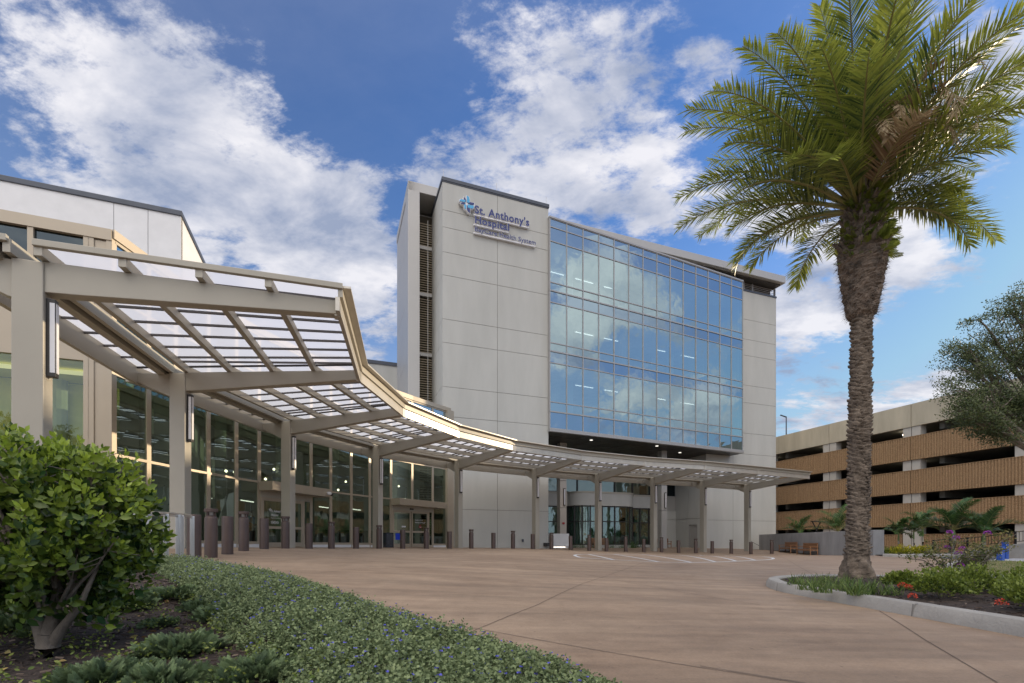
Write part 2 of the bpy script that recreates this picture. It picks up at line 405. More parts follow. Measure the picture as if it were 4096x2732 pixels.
def mesh_np(name, V, Fc, material, parent=None, tint=None, smooth=False, loc=None):
    """V (n,3) array, Fc (m,k) array of equal-sized faces"""
    me = bpy.data.meshes.new(name)
    V = np.asarray(V, dtype=np.float32)
    off = root_loc(parent) if parent else Vector(loc or (0, 0, 0))
    V = V - np.array(off, dtype=np.float32)
    Fc = np.asarray(Fc, dtype=np.int32); m, k = Fc.shape
    me.vertices.add(len(V)); me.vertices.foreach_set('co', V.ravel())
    me.loops.add(m * k); me.loops.foreach_set('vertex_index', Fc.ravel())
    me.polygons.add(m); me.polygons.foreach_set('loop_start', np.arange(0, m * k, k, dtype=np.int32))
    if smooth: me.polygons.foreach_set('use_smooth', np.ones(m, dtype=bool))
    me.update(calc_edges=True)
    if tint is not None:
        a = me.attributes.new('tint', 'FLOAT', 'POINT'); a.data.foreach_set('value', np.asarray(tint, dtype=np.float32))
    me.materials.append(material)
    o = bpy.data.objects.new(name, me); COL.objects.link(o)
    if parent: o.parent = parent
    elif loc: o.location = loc
    return o

class MB:
    def __init__(s): s.v = []; s.f = []
    def add(s, vs, fs):
        n = len(s.v); s.v += [tuple(x) for x in vs]; s.f += [tuple(n + i for i in f) for f in fs]; return s
    def hexa(s, b4, t4):
        return s.add(list(b4) + list(t4), [(3, 2, 1, 0), (4, 5, 6, 7), (0, 1, 5, 4), (1, 2, 6, 5), (2, 3, 7, 6), (3, 0, 4, 7)])
    def box(s, c, sx, sy, sz, rz=0.0):
        ca, sa = math.cos(rz), math.sin(rz); p = []
        for z in (-sz / 2, sz / 2):
            for (x, y) in ((-1, -1), (1, -1), (1, 1), (-1, 1)):
                x *= sx / 2; y *= sy / 2
                p.append((c[0] + x * ca - y * sa, c[1] + x * sa + y * ca, c[2] + z))
        return s.hexa(p[:4], p[4:])
    def bar(s, p0, p1, w, h, up=(0, 0, 1)):
        """beam from p0 to p1, width w sideways, height h along up (centred)"""
        p0, p1 = Vector(p0), Vector(p1); d = (p1 - p0).normalized(); up = Vector(up)
        sd_ = d.cross(up)
        if sd_.length < 1e-4: sd_ = d.cross(Vector((1, 0, 0)))
        sd_.normalize(); u2 = sd_.cross(d).normalized()
        q = [(-1, -1), (1, -1), (1, 1), (-1, 1)]
        a = [p0 + sd_ * (x * w / 2) + u2 * (y * h / 2) for x, y in q]; b = [p1 + sd_ * (x * w / 2) + u2 * (y * h / 2) for x, y in q]
        return s.add(a + b, [(0, 1, 2, 3), (7, 6, 5, 4), (0, 4, 5, 1), (1, 5, 6, 2), (2, 6, 7, 3), (3, 7, 4, 0)])
    def prism(s, poly, z0, z1):
        n = len(poly)
        return s.add([(x, y, z0) for x, y in poly] + [(x, y, z1) for x, y in poly],
                     [tuple(range(n - 1, -1, -1)), tuple(range(n, 2 * n))] + [(i, (i + 1) % n, n + (i + 1) % n, n + i) for i in range(n)])
    def plate(s, prof, origin, ax, az, ay, w):
        """outline prof [(a,b)] in the plane (ax,az) at origin, thickness w centred along ay"""
        o_, ax, az, ay = Vector(origin), Vector(ax), Vector(az), Vector(ay); n = len(prof)
        A = [o_ + ax * a + az * b - ay * (w / 2) for a, b in prof]; B = [p + ay * w for p in A]
        return s.add(A + B, [tuple(range(n - 1, -1, -1)), tuple(range(n, 2 * n))] + [(i, (i + 1) % n, n + (i + 1) % n, n + i) for i in range(n)])
    def tube(s, pts, rad, n=8, caps=True):
        pts = [Vector(p) for p in pts]; k = len(pts)
        if not hasattr(rad, '__len__'): rad = [rad] * k
        vs = []; up = Vector((0, 0, 1))
        for i, p in enumerate(pts):
            d = (pts[min(i + 1, k - 1)] - pts[max(i - 1, 0)])
            d.normalize()
            a = d.cross(up)
            if a.length < 1e-3: a = d.cross(Vector((1, 0, 0)))
            a.normalize(); b = d.cross(a)
            for j in range(n):
                t = 2 * math.pi * j / n
                vs.append(p + (a * math.cos(t) + b * math.sin(t)) * rad[i])
        fs = [(i * n + j, i * n + (j + 1) % n, (i + 1) * n + (j + 1) % n, (i + 1) * n + j) for i in range(k - 1) for j in range(n)]
        if caps: fs += [tuple(range(n - 1, -1, -1)), tuple(range((k - 1) * n, k * n))]
        return s.add(vs, fs)
    def lathe(s, c, prof, n=24):
        k = len(prof); vs = []
        for r, z in prof:
            for j in range(n):
                t = 2 * math.pi * j / n; vs.append((c[0] + r * math.cos(t), c[1] + r * math.sin(t), c[2] + z))
        fs = [(i * n + j, i * n + (j + 1) % n, (i + 1) * n + (j + 1) % n, (i + 1) * n + j) for i in range(k - 1) for j in range(n)]
        fs += [tuple(range(n - 1, -1, -1)), tuple(range((k - 1) * n, k * n))]
        return s.add(vs, fs)
    def build(s, name, material, parent=None, loc=None, smooth=False, bevel=0.0, label=None):
        me = bpy.data.meshes.new(name)
        off = root_loc(parent) if parent else Vector(loc or (0, 0, 0))
        me.from_pydata([(x - off.x, y - off.y, z - off.z) for x, y, z in s.v], [], s.f)
        bm = bmesh.new(); bm.from_mesh(me); bmesh.ops.recalc_face_normals(bm, faces=bm.faces); bm.to_mesh(me); bm.free()
        me.materials.append(M[material] if isinstance(material, str) else material)
        if smooth:
            for p in me.polygons: p.use_smooth = True
        o = bpy.data.objects.new(name, me); COL.objects.link(o)
        if parent: o.parent = parent
        elif loc: o.location = loc
        if smooth:
            m_ = o.modifiers.new('split', 'EDGE_SPLIT'); m_.split_angle = R(38)
        if bevel:
            b = o.modifiers.new('bevel', 'BEVEL'); b.width = bevel; b.segments = 2; b.limit_method = 'ANGLE'; b.angle_limit = R(40)
        if label: o['label'] = label
        return o

def dup(o, parent=None):
    c = o.copy(); COL.objects.link(c)
    if parent: c.parent = parent
    for ch in list(o.children): dup(ch, c)
    return c

class Frame:
    """facade coordinates: s along the wall, d outwards (towards the plaza), z up"""
    def __init__(f, o, u):
        f.o = Vector((o[0], o[1])); f.u = Vector(u).normalized(); f.n = Vector((f.u.y, -f.u.x))
    def p(f, s, d, z=0.0):
        q = f.o + f.u * s + f.n * d; return (q.x, q.y, z)
    def box(f, mb, s0, s1, d0, d1, z0, z1):
        return mb.hexa([f.p(s0, d0, z0), f.p(s1, d0, z0), f.p(s1, d1, z0), f.p(s0, d1, z0)],
                       [f.p(s0, d0, z1), f.p(s1, d0, z1), f.p(s1, d1, z1), f.p(s0, d1, z1)])
    def shit(f, px, d=0.0):
        """s where the sight line of photo column px meets the wall plane offset d"""
        m = (px - CXP) / F; o = f.o + f.n * d
        return (m * o.y - o.x) / (f.u.x - m * f.u.y)

def panel_wall(fr, name, s_j, z_j, parent, material='stucco', d=0.0, t=0.25, gap=0.030, joint='joint', back=True):
    """wall of flat panels with recessed joints between them; s_j and z_j list the joint positions incl. ends"""
    mb = MB()
    for i in range(len(s_j) - 1):
        for j in range(len(z_j) - 1):
            g0 = 0 if i == 0 else gap / 2; g1 = 0 if i == len(s_j) - 2 else gap / 2
            h0 = 0 if j == 0 else gap / 2; h1 = 0 if j == len(z_j) - 2 else gap / 2
            fr.box(mb, s_j[i] + g0, s_j[i + 1] - g1, d - .03, d, z_j[j] + h0, z_j[j + 1] - h1)
    o = mb.build(name, material, parent)
    if back:
        m2 = MB(); fr.box(m2, s_j[0] + .004, s_j[-1] - .004, d - t, d - .028, z_j[0] + .003, z_j[-1] - .003)
        b = m2.build('joint_backing', joint, o)
    return o

rng = np.random.default_rng(7)
rnd = random.Random(7)

def frames(D, roll):
    """rotation matrices whose z axis is D"""
    D = D / np.linalg.norm(D, axis=1, keepdims=True)
    ref = np.where(np.abs(D[:, 2:3]) < .95, np.array([[0, 0, 1.]]), np.array([[1., 0, 0]]))
    X = np.cross(ref, D); X /= np.linalg.norm(X, axis=1, keepdims=True); Y = np.cross(D, X)
    c, s_ = np.cos(roll)[:, None], np.sin(roll)[:, None]
    X2 = X * c + Y * s_; Y2 = np.cross(D, X2)
    return np.stack([X2, Y2, D], axis=2)

def scatter(tv, tf, P, D, roll, S):
    tv = np.asarray(tv, float); tf = np.asarray(tf); n = len(P)
    Rm = frames(np.asarray(D, float), np.asarray(roll, float))
    S = np.asarray(S, float)
    if S.ndim == 1: S = S[:, None].repeat(3, 1)
    L = tv[None] * S[:, None, :]
    V = np.einsum('nij,nkj->nki', Rm, L) + np.asarray(P)[:, None, :]
    Fc = tf[None] + (np.arange(n) * len(tv))[:, None, None]
    return V.reshape(-1, 3), Fc.reshape(-1, tf.shape[1])

LEAF_V = [(0, 0, 0), (-.22, .05, .28), (-.26, .06, .58), (0, -.03, 1), (.26, .06, .58), (.22, .05, .28), (0, 0, .30), (0, -.01, .60)]
LEAF_F = [(0, 6, 1, 1), (0, 5, 6, 6), (6, 7, 2, 1), (5, 4, 7, 6), (7, 3, 2, 2), (4, 3, 7, 7)]
LEAF_T = np.array([(0, 6, 1), (0, 5, 6), (6, 7, 2), (6, 2, 1), (5, 4, 7), (5, 7, 6), (7, 3, 2), (4, 3, 7)])
Q4_V = [(0, 0, 0), (-.24, .05, .5), (0, 0, 1), (.24, .05, .5)]
Q4_F = np.array([(0, 3, 2, 1)])
BLADE_V = [(-.03, 0, 0), (.03, 0, 0), (-.025, .12, .4), (.025, .12, .4), (-.015, .35, .75), (.015, .35, .75), (0, .62, .95)]
BLADE_F = np.array([(0, 1, 3), (0, 3, 2), (2, 3, 5), (2, 5, 4), (4, 5, 6)])

def rdirs(n, zmin=-1.0, zmax=1.0):
    z = rng.uniform(zmin, zmax, n); a = rng.uniform(0, 2 * np.pi, n); r = np.sqrt(1 - z * z)
    return np.stack([r * np.cos(a), r * np.sin(a), z], 1)
# ------------------------------------------------------------------ terrain height
def fit(idx, val, deg, allidx):
    return np.polyval(np.polyfit(idx, val, deg), allidx)
# bollards: image column, base row, pixel height, light type  -> distance from the known heights (1.0 m / 1.16 m)
BOL = [(776, 2242, 178, 0), (844, 2236, 201, 1), (910, 2216.5, 151.5, 0), (975, 2203.6, 160.7, 1), (1057, 2195.6, 118.5, 0), (1142, 2194, 127.7, 1),
       (1236, 2194.6, 98.6, 0), (1325.6, 2194, 107.6, 1), (1424, 2194.6, 85.5, 0), (1516.5, 2194.6, 94, 1), (1610.7, 2194.4, 75.5, 0), (1705, 2194, 84.4, 1),
       (1798, 2194.2, 68.3, 0), (1885, 2194.2, 77, 1), (1973.6, 2194.3, 62.5, 0), (2052, 2194.6, 72.3, 1), (2130.8, 2195.5, 58, 0), (2206, 2197.4, 67.3, 1),
       (2282.5, 2200.4, 55.8, 0), (2356.7, 2202.7, 63.9, 1), (2426, 2205.4, 53.6, 0), (2502.9, 2207, 62.4, 1), (2574.8, 2208, 51.3, 0), (2646, 2209.4, 59.3, 1),
       (2714, 2211.5, 50.1, 0), (2783, 2212.7, 57.8, 1), (2848.7, 2213.5, 48.2, 0), (2925, 2214.7, 56.7, 1), (3003.6, 2216.5, 47.8, 0), (3087, 2218, 56.3, 1)]
bi = np.arange(30.)
bY = fit(bi, np.array([F * (1.16 if b[3] else 1.0) / b[2] for b in BOL]), 5, bi)
bX = np.array([(b[0] - CXP) / F for b in BOL]) * bY
bZ = np.array([-(b[1] - HP) / F for b in BOL]) * bY
# canopy columns
CPX = np.array([130, 722, 1153, 1511, 1834, 2143, 2393, 2615, 2813, 2990.])
CBY = np.array([2200, 2193, 2192, 2191.5, 2192, 2195.8, 2201, 2204, 2207, 2204.])
ci = np.arange(10.)
cY = fit(ci, np.array([9.1, 14.8, 20.7, 26.6, 30.9, 34.2, 36.7, 39, 41.2, 43.4]), 4, ci)
cX = (CPX - CXP) / F * cY
cZ = -(CBY - HP) / F * cY
ctrl = [(bX[i], bY[i], bZ[i]) for i in range(0, 30, 2)] + [(cX[i], cY[i], cZ[i]) for i in range(1, 10)]
ctrl += [(-7.3, 31, -.34), (-2, 36.4, -.42), (21.8, 48.5, -.64), (8.5, 47, -.56), (24, 42.3, -.84), (24.7, 48.5, -.78), (22.6, 29.5, -.82),
         (6.67, 9.3, -.86), (4.67, 4.4, -.86), (4.67, 8.5, -.86), (12, 12, -.86), (0, 0, -.88), (3, 3, -.87), (.1, 3.3, -.85), (-1, 4.6, -.80),
         (-2.5, 6.3, -.66), (-4.6, 8.4, -.52), (-5.9, 9.3, -.45), (-9, 9, -.32), (-12, 13, -.22), (-3.1, 3.25, -.90), (-2.2, 3.0, -.89), (-4.5, 3.2, -.84), (-6, 5, -.66), (-6, 0, -.8),
         (40, 48, -1.05), (30, 20, -.95), (20, 5, -.9), (5, -12, -.95), (-16, 0, -.6), (-16, -14, -.9), (-20, 25, -.25), (-14, 40, -.35), (5, 60, -.6),
         (40, 70, -1.0), (60, 30, -1.0), (30, -10, -.95), (9, 20, -.72)]
for a_ in range(16):
    ctrl.append((10 + 110 * math.cos(a_ * math.pi / 8), 25 + 110 * math.sin(a_ * math.pi / 8), -.95))
ctrl = np.array(ctrl)
def _tps(r2): return .5 * r2 * np.log(r2 + 1e-9)
nC = len(ctrl)
K = _tps(((ctrl[:, None, :2] - ctrl[None, :, :2]) ** 2).sum(2)) + np.eye(nC) * .2
Pm = np.c_[np.ones(nC), ctrl[:, :2]]
A_ = np.block([[K, Pm], [Pm.T, np.zeros((3, 3))]])
W_ = np.linalg.solve(A_, np.r_[ctrl[:, 2], 0, 0, 0])
def Gn(x, y):
    x = np.asarray(x, float); y = np.asarray(y, float); sh = x.shape
    q = np.stack([x.ravel(), y.ravel()], 1); res = np.empty(len(q))
    for i in range(0, len(q), 20000):
        qq = q[i:i + 20000]
        res[i:i + 20000] = _tps(((qq[:, None] - ctrl[None, :, :2]) ** 2).sum(2)) @ W_[:nC] + W_[nC] + qq @ W_[nC + 1:]
    d = np.hypot(q[:, 0] - 10, q[:, 1] - 25); t = np.clip((d - 75) / 35, 0, 1); t = t * t * (3 - 2 * t)
    res = np.clip(res, -1.15, -.15) * (1 - t) + -.95 * t
    return res.reshape(sh)
def G(x, y): return float(Gn(np.array([x]), np.array([y]))[0])
def pg(px, py, dz=0.0):
    """ground point seen at photo position (px, py)"""
    lo, hi = 1.5, 90.0; m = (px - CXP) / F; s = (py - HP) / F
    for Y in np.arange(1.5, 90, .25):
        if -s * Y <= G(m * Y, Y) + dz:
            hi = Y; lo = Y - .25; break
    for _ in range(12):
        mid = (lo + hi) / 2
        if -s * mid <= G(m * mid, mid) + dz: hi = mid
        else: lo = mid
    return (m * hi, hi)

# ground: one sheet out to the horizon
def axis(a, b, st):
    c = list(np.arange(a, b + 1e-6, st)); lo = []; hi = []; g = st
    x = a
    while x > -2500: g *= 1.25; x -= g; lo.append(x)
    g = st; x = b
    while x < 2500: g *= 1.25; x += g; hi.append(x)
    return np.array(lo[::-1] + c + hi)
gx, gy = axis(-26, 46, .5), axis(-14, 66, .5)
GX, GY = np.meshgrid(gx, gy)
GZ = Gn(GX, GY)
V = np.stack([GX.ravel(), GY.ravel(), GZ.ravel()], 1)
nx, ny = len(gx), len(gy)
ii, jj = np.meshgrid(np.arange(nx - 1), np.arange(ny - 1))
a0 = (jj * nx + ii).ravel()
ground = mesh_np('ground', V, np.stack([a0, a0 + 1, a0 + nx + 1, a0 + nx], 1), M['plaza'], smooth=True)
tagp(ground, kind='structure')

def drape(name, poly, dz, material, step=.5, kind='structure', parent=None, hfun=None, skirt=None):
    """polygon laid on the terrain dz above it"""
    bm = bmesh.new()
    vs = [bm.verts.new((x, y, 0)) for x, y in poly]; bm.faces.new(vs)
    xs = [p[0] for p in poly]; ys = [p[1] for p in poly]
    for ax, lo, hi in ((0, min(xs), max(xs)), (1, min(ys), max(ys))):
        k = math.floor(lo / step) + 1
        while k * step < hi:
            co = [0, 0, 0]; co[ax] = k * step; no = [0, 0, 0]; no[ax] = 1
            bmesh.ops.bisect_plane(bm, geom=bm.verts[:] + bm.edges[:] + bm.faces[:], plane_co=co, plane_no=no); k += 1
    co = np.array([v.co[:2] for v in bm.verts]); z = Gn(co[:, 0], co[:, 1])
    for v, zz in zip(bm.verts, z): v.co.z = zz + (hfun(v.co.x, v.co.y) if hfun else dz)
    bmesh.ops.recalc_face_normals(bm, faces=bm.faces)
    me = bpy.data.meshes.new(name); bm.to_mesh(me); bm.free()
    for p in me.polygons: p.use_smooth = True
    me.materials.append(M[material] if isinstance(material, str) else material)
    o = bpy.data.objects.new(name, me); COL.objects.link(o)
    if parent: o.parent = parent
    elif kind: o['kind'] = kind
    return o

def resample(pts, st=.4, closed=False):
    P = [Vector((p[0], p[1])) for p in pts]
    if closed: P.append(P[0])
    o = []
    for a, b in zip(P[:-1], P[1:]):
        n = max(1, int((b - a).length / st))
        for i in range(n): o.append(a + (b - a) * (i / n))
    if not closed: o.append(P[-1])
    return o

def catmull(pts, n=6, closed=False):
    P = [Vector(p) for p in pts]; o = []; k = len(P)
    rg = range(k) if closed else range(k - 1)
    for i in rg:
        p0 = P[(i - 1) % k] if (closed or i > 0) else P[0]; p1 = P[i]; p2 = P[(i + 1) % k]
        p3 = P[(i + 2) % k] if (closed or i + 2 < k) else P[-1]
        for j in range(n):
            t = j / n
            o.append(.5 * ((2 * p1) + (p2 - p0) * t + (2 * p0 - 5 * p1 + 4 * p2 - p3) * t * t + (3 * p1 - p0 - 3 * p2 + p3) * t ** 3))
    if not closed: o.append(P[-1])
    return o

def ribbon(mb, pts, w, dz, closed=False, st=.4):
    P = resample(pts, st, closed); n = len(P); L = []
    for i in range(n):
        a = P[(i - 1) % n] if (closed or i > 0) else P[0]; b = P[(i + 1) % n] if (closed or i < n - 1) else P[-1]
        d = (b - a).normalized(); nn = Vector((-d.y, d.x))
        for s_ in (1, -1):
            q = P[i] + nn * (s_ * w / 2); L.append((q.x, q.y, G(q.x, q.y) + dz))
    fs = [(2 * i, 2 * ((i + 1) % n), 2 * ((i + 1) % n) + 1, 2 * i + 1) for i in range(n if closed else n - 1)]
    mb.add(L, fs)

def curb(name, pts, w=.17, h=.15, closed=False, material='concrete'):
    """rounded kerb following the ground along pts (pts = centre line)"""
    P = resample(pts, .25, closed); n = len(P); L = []
    prof = [(-w / 2 - .015, -.06), (-w / 2 + .005, h * .55), (-w / 2 + .045, h * .93), (-w * .12, h), (w * .2, h), (w / 2 - .02, h * .93), (w / 2, h * .7), (w / 2, -.06)]
    for i in range(n):
        a = P[(i - 1) % n] if (closed or i > 0) else P[0]; b = P[(i + 1) % n] if (closed or i < n - 1) else P[-1]
        d = (b - a).normalized(); nn = Vector((-d.y, d.x)); g = G(P[i].x, P[i].y)
        for (o_, z) in prof:
            q = P[i] + nn * o_; L.append((q.x, q.y, g + z))
    k = len(prof); fs = []
    for i in range(n if closed else n - 1):
        j = (i + 1) % n
        for q in range(k - 1): fs.append((i * k + q, j * k + q, j * k + q + 1, i * k + q + 1))
    mb = MB(); mb.add(L, fs)
    if not closed: mb.add(L[:k], [tuple(range(k))]); mb.add(L[-k:], [tuple(range(k))])
    o = mb.build(name, material, smooth=True); return o

# slab joints and painted markings on the plaza
jm = MB()
for ln in [[(830, 2395), (1350, 2420), (1905, 2515), (2700, 2655), (3500, 2780)], [(1820, 2555), (2150, 2420), (2330, 2335), (2580, 2248)],
           [(1060, 2312), (1300, 2290), (1610, 2255), (1900, 2238), (2150, 2225)], [(1160, 2213), (1400, 2238), (1605, 2256)],
           [(2800, 2665), (3230, 2735)], [(3517, 2444), (3700, 2560), (3990, 2732)], [(3105, 2225), (3180, 2258), (3275, 2312)]]:
    ribbon(jm, [pg(*p) for p in ln], .008, .004)
for ln in [[(2250, 2212), (2700, 2232), (3100, 2262)], [(1300, 2230), (2300, 2290), (3040, 2420)]]:
    ribbon(jm, [pg(*p) for p in ln], .009, .004)
tagp(jm.build('slab_joints', 'slab_joint'), kind='structure')
mk = MB()
ov = [(2299, 2221.5), (2310, 2227), (2335, 2231.5), (2444, 2238.7), (2545, 2244), (2635, 2248), (2750, 2250.5), (2900, 2247), (3028, 2241.5), (3075, 2238.5), (3093, 2234.5), (3080, 2230), (3020, 2226),
      (2900, 2222.5), (2760, 2220), (2600, 2218), (2450, 2217.2), (2350, 2217.6), (2312, 2218.6)]
ribbon(mk, [(p.x, p.y) for p in catmull([pg(*p) for p in ov], 5, True)], .13, .006, True)
for a, b in [((2355, 2218), (2455, 2239.5)), ((2455, 2217.6), (2635, 2248)), ((2570, 2218.4), (2765, 2250)), ((2690, 2219.6), (2862, 2248)), ((2800, 2221), (2945, 2245)), ((2900, 2223), (3020, 2241))]:
    ribbon(mk, [pg(*a), pg(*b)], .12, .006)
ribbon(mk, [pg(3360, 2262), pg(3400, 2263.5)], .12, .006)
tagp(mk.build('loading_zone_marking', 'paint'), kind='structure')

# ------------------------------------------------------------------ hospital tower
U = Vector((.9385, .3453)).normalized()
P0 = (-5.016, 35.0)
FT = Frame(P0, U)                     # stair tower front plane; d is towards the plaza, so planes further back have negative d
gz = -.75
tower = thing('hospital_tower', 'tall pale stucco hospital block with a wide blue glass curtain wall above the drop-off canopy', 'building', (P0[0] + 12, P0[1] + 8, gz))
TOPZ = 26.1
zj = [gz, 2.35, 8.95, 11.55, 13.78, 16.45, 18.55, 20.98, 22.52, 24.1, TOPZ]
def zat(px, py, d=0.0):
    s = FT.shit(px, d); q = FT.p(s, d); return (HP - py) / F * q[1]
zj = [gz, zat(1989, 2040.8), zat(1989, 1684), zat(1990, 1569.7), zat(1990, 1400), zat(1990, 1309.5), zat(1990, 1140.7), zat(1990, 1051.7), zat(1990, 956), zat(1990, 889.5) - .02, TOPZ]
sT = FT.shit(2193.5)
smid = FT.shit(1990)
def wallbox(nm, fr, s0, s1, d0, d1, z0, z1, m, par, bevel=0):
    b = MB(); fr.box(b, s0, s1, d0, d1, z0, z1); return b.build(nm, m, par, bevel=bevel)
panel_wall(FT, 'stair_front_wall', [0.03, smid, sT], zj, tower)
FS = Frame(FT.p(0, -4.0)[:2], Vector((FT.n.x, FT.n.y)))     # left side wall of the stair tower, s runs from back to front
# FS.n must point left (-U)
FSn = FS
panel_wall(FS, 'stair_side_wall', [0, 4.0], zj, tower, d=0.0)
wallbox('stair_right_wall', FT, sT - .25, sT - .002, -8, -.26, gz, TOPZ - .02, 'stucco', tower)
cp = MB(); FT.box(cp, -.06, sT + .06, -4.0, .07, TOPZ, TOPZ + .26); FT.box(cp, -.03, sT + .03, -4.0, .04, TOPZ - .09, TOPZ)
cp.build('stair_roof_coping', 'coping', tower, bevel=.02)
rod = MB()
for s_ in (.1, smid, sT - .1): rod.tube([FT.p(s_, -.2, TOPZ + .2), FT.p(s_, -.2, TOPZ + 1.0)], .012, 5)
rod.build('lightning_rods', 'alu', tower)
# metal volume, louvre strip and roof brow
sL = FT.shit(1632, -2.4); sL2 = FT.shit(1679, -2.4); zB0, zB1 = 26.55, 27.25
wallbox('metal_fin_front', FT, sL, sL2, -3.8, -2.4, gz, zB1, 'metal_panel', tower, .02)
panel_wall(Frame(FT.p(sL + .05, -9.5)[:2], Vector((FT.n.x, FT.n.y))), 'metal_side_wall', [0, 2.2, 4.6, 5.65, 7.05], [gz, 5, 9.5, 14, 18.5, 23, zB1 - .02], tower, 'metal_panel', gap=.02)
zfl = [4.6, 9.9, 14.85, 19.6, 23.3]
for z0, z1 in zip([0.2] + zfl, zfl + [25.5]):
    lv = MB(); z = z0 + .22
    while z < z1 - .18:
        lv.bar(FT.p(sL2 - .02, -3.95, z), FT.p(-.02, -3.95, z), .20, .06, up=(FT.n.x * .5, FT.n.y * .5, 1)); z += .19
    lv.build('louver_bank', 'louver', tower)
fl = MB()
for q in zfl: FT.box(fl, sL2 - .02, -.02, -4.1, -3.84, q - .13, q + .13)
fl.box((*FT.p(-.35, -3.86)[:2], 12.5), .05, .05, 26, 0)
fl.build('louver_rails', 'metal_panel', tower)
wallbox('louver_backing', FT, sL2 - .02, .2, -4.6, -4.2, gz, 26, 'louver_back', tower)
bs1 = FT.shit(3143, -2.4)
b = MB(); b.prism([FT.p(sL, -2.4)[:2], FT.p(bs1, -2.4)[:2], FT.p(bs1, -16)[:2], FT.p(sL + 3, -16)[:2], FT.p(sL + 3, -9.5)[:2], FT.p(sL, -9.5)[:2]], zB0, zB1)
b.build('roof_brow', 'metal_panel', tower, bevel=.03)
wallbox('brow_soffit', FT, sL + 3.2, bs1 - .3, -15, -2.8, zB0 - .12, zB0 - .004, 'soffit', tower)
# right wall (set back 3.4) with louvred penthouse strip
dR = -3.4
sR1 = FT.shit(3104, dR); sR0 = FT.shit(2825, dR); sRm = FT.shit(2932, dR)
def zr(px, py): s = FT.shit(px, dR); return (HP - py) / F * FT.p(s, dR)[1]
zRt = zr(3103, 1193)
zRl = zr(3103, 1143)
zjr = [gz, zr(3000, 2083), zr(3103, 1826), zr(3103, 1745), zr(3103, 1626), zr(3103, 1558), zr(3103, 1442), zr(3103, 1379), zr(3103, 1302), zRt]
zjr = sorted(zjr)
panel_wall(FT, 'right_front_wall', [sR0, sRm, sR1], zjr, tower, d=dR, t=.3)
FR = Frame(FT.p(sR1, dR)[:2], Vector((-FT.n.x, -FT.n.y)))
panel_wall(FR, 'right_side_wall', [0, 6, 12], zjr, tower)
wallbox('penthouse_sill', FT, sR0, sR1 + .05, dR - .3, dR + .06, zRt, zRt + .16, 'coping', tower)
pl = MB(); z = zRt + .25
while z < zB0 - .15:
    pl.bar(FT.p(FT.shit(2960, dR), dR - .25, z), FT.p(sR1 - .1, dR - .25, z), .16, .03, up=(FT.n.x * .5, FT.n.y * .5, 1)); z += .17
for k in range(3):
    q = FT.shit([2974, 3008, 3098][k], dR - .2); FT.box(pl, q - .05, q + .05, dR - .3, dR - .1, zRt + .16, zB0 - .12)
pl.build('penthouse_louvers', 'alu', tower)
wallbox('penthouse_wall', FT, sT, sR1 - .12, -9, dR - .6, 20, zB0 - .13, 'dark', tower)
wallbox('rear_mass', FT, sT + .3, sR1 - .3, -16, -11.5, gz, zB0 - .13, 'int_wall', tower)
wallbox('rear_mass_stair', FT, sL + .6, sT, -14, -4.7, gz, zB0 - .13, 'stucco', tower)

# curtain wall, turned 5 degrees from the stair tower
CW0 = FT.p(FT.shit(2199, .25), .25)[:2]
FC = Frame(CW0, (.9018, .4321))
NW = 14; CWL = FC.shit(2970); pw = CWL / NW
rows = [8.85, 10.15, 10.9, 13.95, 14.85, 15.5, 18.65, 19.55, 20.2, 23.4, 24.5, 25.15]
cwall = thing('curtain_wall', None, None, (0, 0, 0)); del_ = cwall; cwall.parent = None
bpy.data.objects.remove(cwall)
fm = MB()
for k in range(NW + 1):
    w = .075; s_ = k * pw
    FC.box(fm, s_ - w / 2, s_ + w / 2, -.16, .05, 8.7, 25.2)
for z in rows: FC.box(fm, -.04, CWL + .04, -.15, .043, z - .035, z + .035)
for z in (10.15, 14.85, 19.55): FC.box(fm, -.04, CWL + .04, -.14, .062, z - .05, z + .05)
FC.box(fm, -.05, CWL + .05, -.35, .09, 25.17, 25.30)
FC.box(fm, -.03, .05, -.42, -.16, 8.7, 25.2)
cw = fm.build('curtain_wall_frame', 'alu', tower, bevel=0)
FC.n
for k in range(NW):
    s0, s1 = k * pw + .04, (k + 1) * pw - .04
    for fi, (za, zb, zc, zd) in enumerate([(10.15, 10.9, 13.95, 14.85), (14.85, 15.5, 18.65, 19.55), (19.55, 20.2, 23.4, 24.5)]):
        b = MB()
        for a_, b_ in ((za, zb), (zb, zc)):
            t0 = rnd.uniform(-.006, .006); t1 = rnd.uniform(-.006, .006)
            b.add([FC.p(s0, t0, a_ + .03), FC.p(s1, -t0, a_ + .03), FC.p(s1, t1, b_ - .03), FC.p(s0, t1 * .5, b_ - .03)], [(0, 1, 2, 3)])
        o = b.build('window', 'g_tower', cw)
        b = MB(); b.add([FC.p(s0, 0, zc + .03), FC.p(s1, 0, zc + .03), FC.p(s1, 0, zd - .03), FC.p(s0, 0, zd - .03)], [(0, 1, 2, 3)])
        b.build('window_spandrel', 'g_spandrel', cw)
for a_, b_ in ((8.85, 10.15), (24.5, 25.15)):
    b = MB()
    for k in range(NW):
        s0, s1 = k * pw + .04, (k + 1) * pw - .04
        t0 = rnd.uniform(-.006, .006)
        b.add([FC.p(s0, t0, a_ + .03), FC.p(s1, -t0, a_ + .03), FC.p(s1, t0, b_ - .03), FC.p(s0, -t0, b_ - .03)], [(0, 1, 2, 3)])
    b.build('border_panes', 'g_spandrel', cw)
